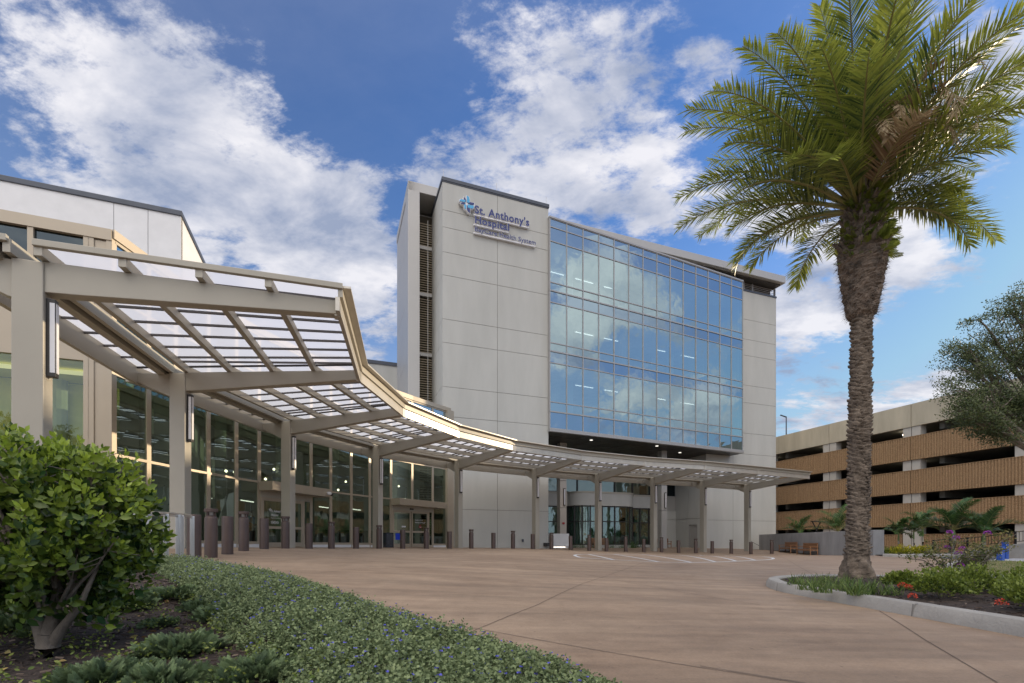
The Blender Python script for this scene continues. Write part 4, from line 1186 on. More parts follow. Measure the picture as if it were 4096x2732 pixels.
wallbox('wing_inner_wall', FL, -9, -.9, -3.2, -3.0, -.4, 5.6, 'int_green', lobby)
wallbox('wing_upper_wall', FL, -9, -.4, -2.2, -2.0, 6.0, ZL, 'int_dark', lobby)
wallbox('wing_ceiling', FL, -9, -.4, -3, -.2, 5.62, 5.75, 'int_green', lobby)
wallbox('wing_roof', FL, -9, -.3, -6, -.3, ZL - .05, ZL + .1, 'metal_panel', lobby)
for q in (-1.6, -3.4, -5.2):
    b = MB(); FL.box(b, q - .6, q + .6, -1.5, -1.2, 5.50, 5.56); b.build('wing_fill_light', 'wing_glow', lobby)  # added glow panels that brighten the wing's olive interior
for q in (-1.3, -2.7):
    b = MB(); c = FL.p(q, -1.6, 5.56); b.lathe(c, [(.13, 0), (.13, .05)], 12); b.build('wing_downlight', 'strip_on', lobby)

# ------------------------------------------------------------------ white block behind the lobby, and the low rear wing
ZO = 14.0
WB = (-.6825 * 20.85, 20.85)
FW = Frame(WB, U)
blk = thing('white_office_block', 'white parapet block with dark roof coping rising behind the lobby at far left', 'building', (WB[0] - 6, WB[1] + 5, -.3))
sj = [-14, FW.shit(455), FW.shit(592), 0]
panel_wall(FW, 'front_wall', sj, [-.3, 11.0, ZO], blk, 'white', gap=.02)
FWs = Frame(FW.p(0, -14)[:2], Vector((FW.n.x, FW.n.y)))
wallbox('side_wall', FW, -.3, -.004, -14, -.03, -.3, ZO, 'white', blk)
b = MB(); FW.box(b, -14, .05, -14, .06, ZO, ZO + .22); b.build('roof_coping', 'coping', blk, bevel=.02)
rw = thing('rear_wing', 'low grey wing with dark coping seen between the canopy and the tower', 'building', (-20, 60, -.3))
FRW = Frame((-22, 55), U)
wallbox('wing_wall', FRW, -4, 14, -8, 0, -.3, 21.0, 'stucco', rw); b = MB(); FRW.box(b, -4.1, 14.1, -8, .1, 21.0, 21.4); b.build('roof_coping', 'coping', rw)
# ------------------------------------------------------------------ entrance canopy
CP = [Vector((cX[i], cY[i])) for i in range(10)]
hd = []
for i in range(10):
    a = CP[max(i - 1, 0)]; c = CP[min(i + 1, 9)]; hd.append(math.atan2((c - a).y, (c - a).x))
hd[0] = hd[0] + (hd[0] - hd[1]) * .45 + .075
TD = [Vector((math.cos(h), math.sin(h))) for h in hd]           # along the canopy
ND = [Vector((t.y, -t.x)) for t in TD]                          # outwards, over the drive
TIP_T = [(1360, 0), (1443, 1), (1615, 2), (1831, 3), (2058, 4), (2303, 5), (2582, 6), (2823, 7), (3033, 8), (3229, 9)]
TIPS = []
for px, i in TIP_T:
    m = (px - CXP) / F; a = CP[i]
    t = (m * a.y - a.x) / (ND[i].x - m * ND[i].y); TIPS.append(t)
print('arm lengths', [round(t, 2) for t in TIPS])
TL = 5.5
TIPS = [min(5.9, max(5.1, t)) for t in TIPS]
canopy = thing('entrance_canopy', 'long curved beige steel canopy with translucent roof panels sweeping from left foreground to far right', 'canopy', (cX[4], cY[4], cZ[4]))
def Q(i, t, z, dt=0.0):
    """point at node i, t metres outwards from the column line (scaled to the real tip), dt along"""
    k = TIPS[i] / TL if t > 0 else 1
    p = CP[i] + ND[i] * (t * k) + TD[i] * dt; return (p.x, p.y, z)
def ztop(t): return 5.19 + .034 * t
nodes = range(10)
for i in nodes:
    g = G(CP[i].x, CP[i].y); an = math.atan2(ND[i].y, ND[i].x)
    b = MB(); b.box((CP[i].x, CP[i].y, (g + 5.16) / 2 - .02), .46, .34, 5.16 - g + .04, an)
    c = b.build('column', 'canopy', canopy, bevel=.018)
    b = MB(); hp = Q(i, .02, g + .42); q = CP[i] + ND[i] * .232; b.box((q.x, q.y, g + .48), .008, .16, .22, an)
    b.build('hand_hole_cover', 'canopy', c)
    # outer arm (tapering)
    k = TIPS[i] / TL
    pr = [(.18, 4.62), (.75, 4.66), (5.42 * k, 5.07), (5.42 * k, ztop(5.4) - .005), (.18, ztop(0))]
    b = MB(); b.plate(pr, (CP[i].x, CP[i].y, 0), (ND[i].x, ND[i].y, 0), (0, 0, 1), (TD[i].x, TD[i].y, 0), .26)
    b.build('arm', 'canopy', canopy, bevel=.012)
    pr = [(-.18, 4.45), (-.30, 4.47), (-1.15, 4.86), (-1.55, 4.88), (-1.55, 5.15), (-.18, 5.15)]
    b = MB(); b.plate(pr, (CP[i].x, CP[i].y, 0), (ND[i].x, ND[i].y, 0), (0, 0, 1), (TD[i].x, TD[i].y, 0), .22)
    b.build('rear_bracket', 'canopy', canopy, bevel=.012)
    # long light on the outer face of the column
    q = CP[i] + ND[i] * .30 + TD[i] * (-.02)
    b = MB(); b.box((q.x, q.y, 3.81), .14, .13, 1.45, an); li = b.build('column_light', 'dark', c, bevel=.008)
    q2 = q + ND[i] * .055
    b = MB(); b.box((q2.x, q2.y, 3.81), .05, .088, 1.30, an)
    q3 = q + ND[i] * .025 + TD[i] * .0
    b.box((q3.x, q3.y, 3.81), .075, .138, 1.30, an)
    b.build('light_diffuser', 'diffuser', c)
tp = [.22, 1.5, 2.78, 4.05]
OV = .32                                     # stub length past the first arm
def ends(i):
    return (-OV if i == 0 else 0.0), (.35 if i == 8 else 0.0)
for i in range(9):
    o0, o1 = ends(i)
    for t in tp:
        b = MB(); z = ztop(t) + .10
        b.bar(Q(i, t, z, o0), Q(i + 1, t, z, o1), .13, .20)
        b.build('purlin', 'canopy', canopy)
    for t, w, z0 in ((-.22, .12, ztop(0) + .10), (-.50, .22, 5.23), (-1.35, .14, 5.28)):
        b = MB(); b.bar(Q(i, t, z0, o0), Q(i + 1, t, z0, o1), w, .24); b.build('rear_beam', 'canopy', canopy)
    b = MB(); b.bar(Q(i, -1.28, 5.0, o0 * .2), Q(i + 1, -1.28, 5.0, o1), .12, .34); b.build('rear_edge_beam', 'canopy', canopy)
    # fascia: lower plate, upper band, gutter lip
    b = MB(); b.bar(Q(i, 5.44, 5.21, o0), Q(i + 1, 5.44, 5.21, o1), .09, .30); fo = b.build('fascia', 'fascia', canopy)
    b = MB(); b.bar(Q(i, 5.50, 5.47, o0), Q(i + 1, 5.50, 5.47, o1), .10, .21); b.build('fascia_band', 'canopy', fo)
    b = MB(); b.bar(Q(i, 5.60, 5.60, o0), Q(i + 1, 5.60, 5.60, o1), .24, .045); b.build('gutter_lip', 'fascia', fo)
    # node cover
    b = MB(); an = math.atan2(ND[i].y, ND[i].x); q = Q(i, 5.45, 5.2); b.box((q[0], q[1], 5.2), .13, .22, .33, an); b.build('fascia_joint', 'fascia', fo)
    # translucent roof
    b = MB()
    zt_ = lambda t: ztop(t) + .235
    def strip(t0, t1):
        p = [Q(i, t0, zt_(t0), o0), Q(i + 1, t0, zt_(t0), o1), Q(i + 1, t1, zt_(t1), o1), Q(i, t1, zt_(t1), o0)]
        b.add(p, [(0, 1, 2, 3)])
    for a_, c_ in zip([-1.35, .22, 1.5, 2.78, 4.05], [-.22, 1.5, 2.78, 4.05, 5.45]): strip(a_, c_)
    b.build('roof_glazing', M['milky'], canopy)
    # glazing bars
    b = MB(); nb = 8
    for k in range(0, nb + 1):
        f = k / nb
        A = Vector(Q(i, -1.35, zt_(-1.35) - .03, o0)).lerp(Vector(Q(i + 1, -1.35, zt_(-1.35) - .03, o1)), f)
        B = Vector(Q(i, 5.45, zt_(5.45) - .03, o0)).lerp(Vector(Q(i + 1, 5.45, zt_(5.45) - .03, o1)), f)
        A2 = A.lerp(B, 1.05 / 6.8); b.bar(A, A2, .05, .05); b.bar(A.lerp(B, 1.58 / 6.8), B, .05, .05)
    # slightly skewed extra bars near the joint of two bays
    for f in (.955,):
        A = Vector(Q(i, .22, zt_(.2) - .03, 0)).lerp(Vector(Q(i + 1, .22, zt_(.2) - .03, 0)), f - .03)
        B = Vector(Q(i, 5.4, zt_(5.4) - .03, 0)).lerp(Vector(Q(i + 1, 5.4, zt_(5.4) - .03, 0)), f + .015); b.bar(A, B, .045, .05)
    b.build('glazing_bars', 'bar', canopy)
# end trims
for i, o in ((0, -OV), (9, .35)):
    b = MB()
    b.bar(Q(i, -1.4, ztop(-1.4) + .21, o), Q(i, -.2, ztop(0) + .22, o), .10, .12)
    b.bar(Q(i, .15, ztop(0) + .22, o), Q(i, 5.55, ztop(5.5) + .22, o), .10, .12); b.build('end_trim', 'canopy', canopy, bevel=.01)
# underside of the rear gutter
for i in range(9):
    b = MB(); b.bar(Q(i, -.36, 5.38, ends(i)[0]), Q(i + 1, -.36, 5.38, ends(i)[1]), .30, .05); b.build('rear_gutter', 'dark', canopy)

# ------------------------------------------------------------------ bollards
GRP_B = 'brown bollards lining the drop-off drive'
def flat_bollard(loc):
    t = thing('bollard', '', 'bollard', loc, GRP_B)
    b = MB(); b.lathe(loc, [(.14, -.1), (.14, .975), (.136, .992), (.128, 1.0)], 28); b.build('post', 'bollard', t, smooth=True)
    b = MB(); b.lathe(loc, [(.146, -.05), (.146, .012), (.141, .014)], 28); b.build('base_ring', 'dark', t, smooth=True)
    return t
def light_bollard(loc):
    t = thing('light_bollard', '', 'bollard', loc, GRP_B)
    b = MB(); b.lathe(loc, [(.14, -.1), (.14, .93), (.135, .95), (.115, .975), (.115, 1.0), (.06, 1.005)], 28); b.build('post', 'bollard', t, smooth=True)
    b = MB(); b.lathe(loc, [(.142, 1.085), (.148, 1.088), (.148, 1.155), (.140, 1.165)], 28); b.build('cap', 'bollard', t, smooth=True)
    b = MB()
    for k in range(4):
        a = k * math.pi / 2 + .5; b.box((loc[0] + .095 * math.cos(a), loc[1] + .095 * math.sin(a), loc[2] + 1.045), .05, .02, .10, a)
    b.build('cap_brackets', 'bollard', t)
    b = MB(); b.lathe(loc, [(.05, .99), (.075, 1.03), (.075, 1.09)], 16); b.build('lamp_lens', 'alu', t, smooth=True)
    return t
P_F = P_L = None
nF = nL = 0
where = ['foremost, by the left railing', 'foremost lamp one, by the left railing', 'second plain one from the left railing', 'second lamp one from the left railing',
         'left of the main sliding door', 'in front of the column at the main sliding door', 'right of the main sliding door', 'below the camera side of the lobby glass',
         'before the lobby glass between the two doors', 'before the column by the black planter', 'before the left leaf of the right sliding door', 'before the right leaf of the right sliding door',
         'right of the right sliding door, at the last lobby glass', 'left before the bare stucco wall', 'in the middle before the bare stucco wall', 'right before the bare stucco wall',
         'at the column on the bare wall end', 'at the left edge of the white box screen', 'at the right edge of the white box screen', 'left of the bench at the round bay',
         'right of the bench at the round bay', 'before the middle of the curtained bay', 'before the right end of the curtained bay', 'before the right bay-side bench',
         'between the bay bench and grey service door', 'before the grey service door', 'right of the service door column', 'before the blank right wall',
         'at the last canopy column', 'last of the row, left of the wall benches']
for i, bb in enumerate(BOL):
    g = G(bX[i], bY[i]); loc = Vector((bX[i], bY[i], g))
    if bb[3]:
        if P_L is None: o = P_L = light_bollard(loc)
        else: o = dup(P_L); o.location = loc
    else:
        if P_F is None: o = P_F = flat_bollard(loc)
        else: o = dup(P_F); o.location = loc
    o['label'] = ('brown capped light bollard, ' if bb[3] else 'plain brown flat-topped bollard, ') + where[i]
    o.rotation_euler = (0, 0, rnd.uniform(0, 3))

# ------------------------------------------------------------------ benches
def bench(loc, rz, label):
    t = thing('bench', label, 'bench', loc, 'teak benches near the drive')
    L, D, H, SH = (2.3 if 'grey concrete' in label else 1.5), .55, .92, .43
    fr = Frame((loc[0], loc[1]), (math.cos(rz), math.sin(rz))); z = loc[2]
    def bx(mb, s0, s1, d0, d1, z0, z1): fr.box(mb, s0, s1, d0, d1, z + z0, z + z1)
    for s in (-L / 2, L / 2 - .06):
        b = MB(); bx(b, s, s + .06, D / 2 - .06, D / 2, 0, .64); b.build('leg', 'teak', t)
        b = MB(); bx(b, s, s + .06, -D / 2, -D / 2 + .06, 0, H); b.build('leg', 'teak', t)
        b = MB(); bx(b, s - .01, s + .07, -D / 2 + .06, D / 2 + .04, .62, .66); bx(b, s, s + .06, -D / 2 + .06, D / 2 - .06, .33, .40); b.build('armrest', 'teak', t)
    b = MB()
    for k in range(5): bx(b, -L / 2 + .06, L / 2 - .06, D / 2 - .10 - k * .1, D / 2 - .01 - k * .1, SH - .03, SH)
    bx(b, -L / 2 + .06, L / 2 - .06, D / 2 - .055, D / 2 - .015, SH - .11, SH - .032); b.build('seat', 'teak', t)
    b = MB(); bx(b, -L / 2 + .06, L / 2 - .06, -D / 2 + .005, -D / 2 + .055, H - .10, H - .01); bx(b, -L / 2 + .06, L / 2 - .06, -D / 2 + .005, -D / 2 + .055, SH + .06, SH + .12)
    n = int(L * 10)
    for k in range(n): s = -L / 2 + .12 + k * (L - .24) / (n - 1); bx(b, s - .025, s + .025, -D / 2 + .018, -D / 2 + .042, SH + .12, H - .10)
    b.build('backrest', 'teak', t)
    return t
# bench wall to the right
W0 = Vector((24.7, 48.5)); W1 = Vector(((3493 - CXP) / F * 29.8, 29.8)); wd = (W1 - W0).normalized()
bw_t = thing('bench_wall', 'low grey concrete wall behind two teak benches, beside the palm trunk', 'wall', (W1.x, W1.y, -.85))
FBW = Frame((W0.x, W0.y), (wd.x, wd.y))      # n: (u.y,-u.x) 
sgn = 1 if FBW.n.x < 0 else -1
LW = (W1 - W0).length
b = MB(); a_, c_ = (-.45 * sgn, 0)
FBW.box(b, 0, LW, min(-.62 * sgn, 0), max(-.62 * sgn, 0), -1.2, .74); b.build('wall_body', 'conc_wall', bw_t, bevel=.015)
for k, (px, lab) in enumerate(((3150, 'left teak bench of the pair against the grey concrete wall'), (3226, 'right teak bench of the pair against the grey concrete wall'))):
    s = FBW.shit(px, .45 * sgn); p = FBW.p(s, .42 * sgn); g = G(p[0], p[1])
    an = math.atan2(wd.y, wd.x) + (0 if sgn > 0 else math.pi)
    bench((p[0], p[1], g), an, lab)
    q = FBW.p(s + .2, .012 * sgn, g + .33); b = MB(); b.box(q, .16, .03, .12, an); b.build('wall_outlet', 'white', bw_t)
for px, lab in ((2400, 'teak bench before the round curtained bay, half hidden by a canopy column'), (2654, 'teak bench at the right end of the bay, half hidden by a bollard')):
    d = -4.6 if px < 2500 else -5.6
    s = FT.shit(px, d); p = FT.p(s, d); g = G(p[0], p[1]); bench((p[0], p[1], g), math.atan2(U.y, U.x), lab)
hr = thing('handrail', 'short dark handrail descending beside the last canopy column', 'handrail', (*FT.p(FT.shit(3020, -2.4), -2.4)[:2], -.8))
b = MB(); s0, s1 = FT.shit(2986, -2.9), FT.shit(3050, -2.9)
b.tube([FT.p(s0, -2.9, .10), FT.p(s0 + .5, -2.9, .10), FT.p(s1, -2.9, -.55)], .022, 8); b.tube([FT.p(s0, -2.9, .1), FT.p(s0, -2.9, -.8)], .02, 8); b.build('rail', 'dark', hr)
# white box screen, black planter, planting strip at the bay
s0, s1 = FT.shit(2200, -2.0), FT.shit(2277, -2.0)
wbx = thing('box_screen', 'white box screen with a lit slot near its base, right of the bare stucco wall', 'screen', FT.p((s0 + s1) / 2, -2.0, -.52))
b = MB(); FT.box(b, s0, s1, -2.5, -2.0, -.38, .70); b.build('panel', 'white', wbx, bevel=.02)
b = MB(); FT.box(b, s0 + .05, s1 - .05, -2.45, -2.06, -.58, -.40); b.build('base', 'white', wbx)
b = MB(); FT.box(b, s0 + .35, s1 - .35, -2.06, -2.02, -.44, -.40); b.build('light_slot', 'strip_on', wbx)
Y = 28.6; x = (1551 - CXP) / F * Y
bp_ = thing('planter_box', 'square polished black planter box beside the column left of the right sliding door', 'planter', (x, Y, G(x, Y)))
b = MB(); b.box((x, Y, G(x, Y) + .42), .50, .50, .86, .8); b.build('box', 'stone_black', bp_, bevel=.015)
b = MB(); b.box((x, Y, G(x, Y) + .86), .54, .54, .03, .8); b.build('rim', 'stone_black', bp_, bevel=.008)

# ------------------------------------------------------------------ steel railing at the left
rl = thing('steel_railing', 'brushed steel post railing between the round shrub and the bollards', 'railing', (-8, 9.2, -.42))
rp = [(-9.4, 6.6), (-8.55, 8.0), (-7.15, 9.42), (-7.0, 9.75), (-6.75, 10.30)]
rp = [((520 - CXP) / F * 7.0, 7.0), ((590 - CXP) / F * 7.9, 7.9), ((660 - CXP) / F * 8.7, 8.7), ((708 - CXP) / F * 9.35, 9.35), ((722 - CXP) / F * 9.65, 9.65), ((765 - CXP) / F * 10.3, 10.3)]
b = MB(); b.tube([(x, y, G(x, y) + .97) for x, y in rp], .024, 8); b.tube([(x, y + .02, G(x, y) + .93) for x, y in rp], .012, 6); b.build('top_rail', 'steel', rl, smooth=True)
for x, y in rp:
    b = MB(); g = G(x, y); b.box((x, y, g + .47), .05, .012, .98, .5); b.box((x + .02, y + .03, g + .47), .05, .012, .98, .5); b.build('post', 'steel', rl, bevel=.003)
b = MB(); b.tube([(x, y, G(x, y) + .08) for x, y in rp], .016, 6); b.build('bottom_rail', 'steel', rl)

# ------------------------------------------------------------------ parking garage
FG = Frame((34.3, 53.0), (.322, -.947))         # s runs towards the camera; n must point left
gs = 1 if FG.n.x < 0 else -1
garage = thing('parking_garage', 'long four-level parking garage with pale concrete parapet and orange-brown ribbed panels', 'building', (38, 55, -1.1))
S0, S1 = -60, 30
def gbox(mb, s0, s1, d0, d1, z0, z1): a_, c_ = sorted((d0 * gs, d1 * gs)); FG.box(mb, s0, s1, a_, c_, z0, z1)
js = [.35 + 8.1 * k for k in range(-8, 5)]
def bandpanels(z0, z1, name, m, ribs, d=0.0):
    ed_ = [S0] + [j for j in js if S0 < j < S1] + [S1]
    for a_, c_ in zip(ed_[:-1], ed_[1:]):
        mb = MB(); a2, c2 = a_ + .03, c_ - .03
        if not ribs: gbox(mb, a2, c2, -.25 + d, d, z0, z1)
        else:
            gbox(mb, a2, c2, -.25 + d, d - .08, z0, z1 - .05)
            n = int((c2 - a2) / .21); w = (c2 - a2) / n
            for k in range(n):
                s = a2 + k * w
                if s > 18 or s < -14:
                    if k % 2: continue
                x0, x1 = s + .02, s + w - .05
                p = [FG.p(x0, gs * (d - .08), z0), FG.p(x0 + .03, gs * d, z0), FG.p(x1 - .03, gs * d, z0), FG.p(x1, gs * (d - .08), z0)]
                mb.add(p + [(q[0], q[1], z1 - .05) for q in p], [(0, 1, 5, 4), (1, 2, 6, 5), (2, 3, 7, 6), (4, 5, 6, 7), (0, 1, 2, 3)])
            gbox(mb, a2, c2, -.25 + d, d + .012, z1 - .048, z1)
        mb.build(name, m, garage)
bandpanels(10.70, 12.80, 'parapet_panel', 'garage_conc', False)
for z0, z1 in ((7.60, 9.78), (4.50, 6.65), (1.45, 3.62)): bandpanels(z0, z1, 'ribbed_panel', 'ribs', True, .12)
bandpanels(-1.3, .72, 'ground_wall_panel', 'ribs', True, -.3)
for k, j in enumerate(js):
    if not (S0 + 1 < j < S1 - 1): continue
    b = MB(); gbox(b, j - .75, j - .06, -.9, -.10, -1.2, 10.72); gbox(b, j + .02, j + .72, -.9, -.10, -1.2, 10.72); b.build('column', 'garage_col', garage)
for z in (10.75, 7.65, 4.55, 1.5):
    b = MB(); gbox(b, S0, S1, -22, -.26, z, z + .28); b.build('floor_slab', 'deck', garage)
    b = MB()
    for q in np.arange(S0 + 2, S1, 8.1): gbox(b, q + 3.4, q + 3.8, -21, -.95, z - .6, z - .004)
    b.build('floor_beams', 'deck', garage)
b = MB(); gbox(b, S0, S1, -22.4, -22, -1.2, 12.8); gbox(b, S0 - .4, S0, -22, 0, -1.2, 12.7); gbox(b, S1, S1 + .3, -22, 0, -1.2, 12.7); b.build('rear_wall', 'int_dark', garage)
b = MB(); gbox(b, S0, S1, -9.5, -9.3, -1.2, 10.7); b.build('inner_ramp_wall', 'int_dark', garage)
for q, z in ((-1.2, 10.35), (6.9, 10.35), (7.6, 7.25), (-9, 10.35)):
    b = MB(); gbox(b, q - .2, q + .2, -2.2, -1.6, z, z + .12); b.build('ceiling_light', 'lamp_on', garage)
# lamp on the garage roof
Y = 66; x = (3145 - CXP) / F * Y
gl_ = thing('roof_lamp', 'slim dark lamp post on the garage roof at its left end', 'street lamp', (x, Y, 11.0))
b = MB(); b.tube([(x, Y, 11.0), (x, Y, 17.0)], [.10, .07], 8); b.build('pole', 'coping', gl_)
b = MB(); b.bar((x, Y, 17.0), (x - .85, Y - .1, 17.25), .22, .09); b.build('lamp_head', 'coping', gl_)
# street lamp head at the right edge
Y = 23.0; x = (4062 - CXP) / F * Y; zl = (HP - 1357) / F * Y
sl = thing('street_lamp', 'grey street lamp head reaching in front of the oak at the right edge', 'street lamp', (x + 3.4, Y, G(x + 3.4, Y)))
b = MB(); b.lathe((x + 3.4, Y, G(x + 3.4, Y)), [(.16, 0), (.14, .4), (.09, zl + .8)], 12); b.build('pole', 'alu', sl, smooth=True)
b = MB(); b.tube([(x + 3.4, Y, zl + .5), (x + 2.2, Y, zl + .5), (x + .6, Y, zl + .12)], .05, 8); b.build('arm', 'alu', sl)
b = MB(); b.plate([(-.35, 0), (-.25, .09), (.35, .16), (.55, .12), (.5, .02)], (x + .1, Y, zl - .05), (1, 0, .18), (-.18, 0, 1), (0, 1, 0), .32); b.build('lamp_head', 'alu', sl, bevel=.02)
b = MB(); b.plate([(-.3, -.025), (.4, -.025), (.4, -.005), (-.3, -.005)], (x + .1, Y, zl - .05), (1, 0, .18), (-.18, 0, 1), (0, 1, 0), .26); b.build('lens', 'diffuser', sl)
# Y-shaped garden lamp
Y = 45; x = (3266 - CXP) / F * Y; zt_l = (HP - 2085) / F * Y
yl = thing('garden_lamp', 'small black forked garden lamp between two palms behind the bench wall', 'lamp', (x, Y, -1))
b = MB(); b.tube([(x, Y, -1), (x, Y, zt_l - .75)], .07, 8); b.tube([(x, Y, zt_l - .8), (x - .40, Y, zt_l)], .05, 6); b.tube([(x, Y, zt_l - .8), (x + .40, Y, zt_l)], .05, 6)
b.build('forked_post', 'dark', yl); b = MB(); b.lathe((x, Y, zt_l - .05), [(.48, 0), (.48, .07), (.2, .1)], 16); b.build('lamp_head', 'dark', yl, smooth=True)

# ------------------------------------------------------------------ right-hand side: ramp road, lawn, kerbs, fence, posts
far = [pg(3537, 2226), pg(3620, 2228), pg(3705, 2226)]
kc = catmull([far[0], far[1], far[2], (far[2][0] + 1.5, far[2][1] - .5)], 4)
tagp(curb('far_kerb', [(p.x, p.y) for p in kc], .2, .16), kind='structure')
bedp = [far[0], far[1], far[2], (far[2][0] + 3.2, far[2][1] + 1.0), (far[2][0] + 4, far[2][1] + 12), (W1.x + 1.2, W1.y + 14), (W1.x + .7, W1.y + 1)]
drape('far_planting_bed', bedp, .05, 'mulch')
# ramp retaining kerb rising to the right
def gz_(px, py, Y): return ((px - CXP) / F * Y, Y, (HP - py) / F * Y)
ra = thing('ramp_wall', 'pale low ramp kerb wall rising to the right below the black fence', 'wall', (*gz_(3740, 2230, 26)[:2], -.9))
b = MB(); pts = [gz_(3728, 2219, 28.5), gz_(3900, 2200, 26.5), gz_(4020, 2182, 25.5), gz_(4200, 2160, 24.5), gz_(4600, 2130, 23.5)]
for p, q in zip(pts[:-1], pts[1:]):
    n = Vector((q[0] - p[0], q[1] - p[1])).normalized(); o = Vector((-n.y, n.x)) * .35
    b.hexa([(p[0], p[1], -1.2), (q[0], q[1], -1.2), (q[0] + o.x, q[1] + o.y, -1.2), (p[0] + o.x, p[1] + o.y, -1.2)], [p, q, (q[0] + o.x, q[1] + o.y, q[2]), (p[0] + o.x, p[1] + o.y, p[2])])
b.build('wall_body', 'concrete', ra, bevel=.02)
fe = thing('black_fence', 'black vertical-bar metal fence along the ramp in front of the garage', 'fence', (*gz_(3735, 2205, 29)[:2], -.7))
f0 = [gz_(3733, 2205, 29.2), gz_(3800, 2196, 28.5), gz_(3870, 2188, 27.8), gz_(3940, 2181, 27.2), gz_(4062, 2171, 26.3), gz_(4170, 2160, 25.4), gz_(4400, 2140, 24)]
tops = [2162, 2157, 2152, 2146, 2128, 2115, 2100]
f1 = [(p[0], p[1], (HP - t) / F * p[1]) for p, t in zip(f0, tops)]
b = MB()
for p, q in zip(f1[:-1], f1[1:]): b.bar(p, q, .05, .04)
for p, q in zip(f0[:-1], f0[1:]): b.bar((p[0], p[1], p[2] + .05), (q[0], q[1], q[2] + .05), .04, .03)
b.build('rails', 'fence', fe)
for k in range(len(f0) - 1):
    b = MB()
    n = max(2, int((Vector(f0[k + 1]) - Vector(f0[k])).length / .13))
    for j in range(1, n):
        t = j / n; p = Vector(f0[k]).lerp(Vector(f0[k + 1]), t); q = Vector(f1[k]).lerp(Vector(f1[k + 1]), t); b.bar(p + Vector((0, 0, .04)), q, .018, .018, up=(0, 1, 0))
    b.build('bars', 'fence', fe)
for p, q in zip(f0, f1):
    b = MB(); b.bar((p[0], p[1], p[2] - .25), (q[0], q[1], q[2] + .04), .07, .07, up=(0, 1, 0)); b.build('post', 'fence', fe)
# low planter block with drain face at the start of the ramp
# asphalt ramp road and pale paving
rd = [pg(3745, 2233), pg(3760, 2228), (18.6 + 7.4, 28), (31, 27.0), (40, 25), (40, 16), pg(4096, 2262), pg(3985, 2249), pg(3870, 2240)]
drape('ramp_road', [pg(3748, 2234), gz_(3760, 0, 28)[:2], gz_(4010, 0, 25.3)[:2], gz_(4600, 0, 23.2)[:2], (34, 19), pg(4300, 2246), pg(4090, 2240), pg(3900, 2239)], .006, 'asphalt')
drape('pale_paving', [pg(3955, 2244), pg(4000, 2236), pg(4300, 2236), pg(4400, 2256), pg(4096, 2258), pg(3985, 2252)], .03, 'pave')
lawnp = [pg(3812, 2272), pg(3840, 2262), pg(3900, 2257), pg(3985, 2255), pg(4096, 2259), (24, 17.5), (24, 6), (12.2, 3), (10.9, 6.5), pg(4096, 2335), pg(4000, 2316), pg(3900, 2298), pg(3840, 2284)]
lcur = catmull([(12.3, 2.5), (11.0, 6.0), pg(4120, 2345), pg(4000, 2325), pg(3900, 2306), pg(3830, 2289), pg(3795, 2275), pg(3805, 2264), pg(3850, 2257), pg(3900, 2254)], 5)
tagp(curb('lawn_kerb', [(p.x, p.y) for p in lcur][::-1], .22, .15), kind='structure')
lawn = drape('lawn', [(p.x, p.y) for p in lcur] + [pg(3985, 2253), pg(4096, 2257), (26, 17), (26, 3)], 0, 'lawn', hfun=lambda x, y: .115)
for k, (px, pb, pt, lab) in enumerate(((4002, 2249, 2186, 'blue square post, the left and nearer of two'), (4021, 2238, 2168, 'blue square post, the right and taller of two'))):
    x, y = pg(px, pb); g = G(x, y); h = (pb - pt) / F * y
    t = thing('blue_post', lab + ', by the lawn', 'post', (x, y, g), 'blue posts by the lawn')
    b = MB(); b.box((x, y, g + h / 2 - .05), .19, .19, h + .1, .3); b.build('post', 'blue_post', t, bevel=.01)
    b = MB(); b.box((x - .02, y - .102, g + h - .22), .10, .006, .26, .3); b.build('label_plate', 'white', t)
# pale wheel stop
x, y = pg(4085, 2226); b = MB(); b.box((x + .6, y, G(x, y) + .09), 2.4, .5, .16, .1); tagp(b.build('wheel_stop', 'pave', bevel=.03), 'pale concrete wheel stop on the paving right of the blue posts', 'wheel stop')

# ------------------------------------------------------------------ planting island with kerb
ISL = catmull([(4.95, -1.5), (4.78, 2), (4.74, 4.4), (4.75, 6.2), (4.74, 7.6), (4.80, 8.6), (5.15, 9.55), (5.85, 10.1), (6.9, 10.35), (8.2, 10.15), (9.3, 9.3), (9.9, 7.8), (10.2, 5.5), (10.5, 2), (10.8, -1.5)], 6)
isl = [(p.x, p.y) for p in ISL]
tagp(curb('island_kerb', isl[::-1], .24, .155), kind='structure')
def isl_h(x, y):
    d = min(min(math.hypot(x - p[0], y - p[1]) for p in isl[::3]), 1.6); return .11 + .10 * (d / 1.6)
drape('island_bed', isl, 0, 'mulch', .5, hfun=isl_h)
cj = MB()
for px, py in ((3135, 2372), (3690, 2455)):
    m = (px - CXP) / F; Y = (4.74) / m; g = G(4.74, Y)
    cj.add([(4.61, Y - .008, g - .02), (4.61, Y + .008, g - .02), (4.63, Y + .008, g + .146), (4.63, Y - .008, g + .146), (4.87, Y - .008, g + .158), (4.87, Y + .008, g + .158)], [(0, 1, 2, 3), (3, 2, 5, 4)])
tagp(cj.build('kerb_joints', 'joint'), kind='structure')

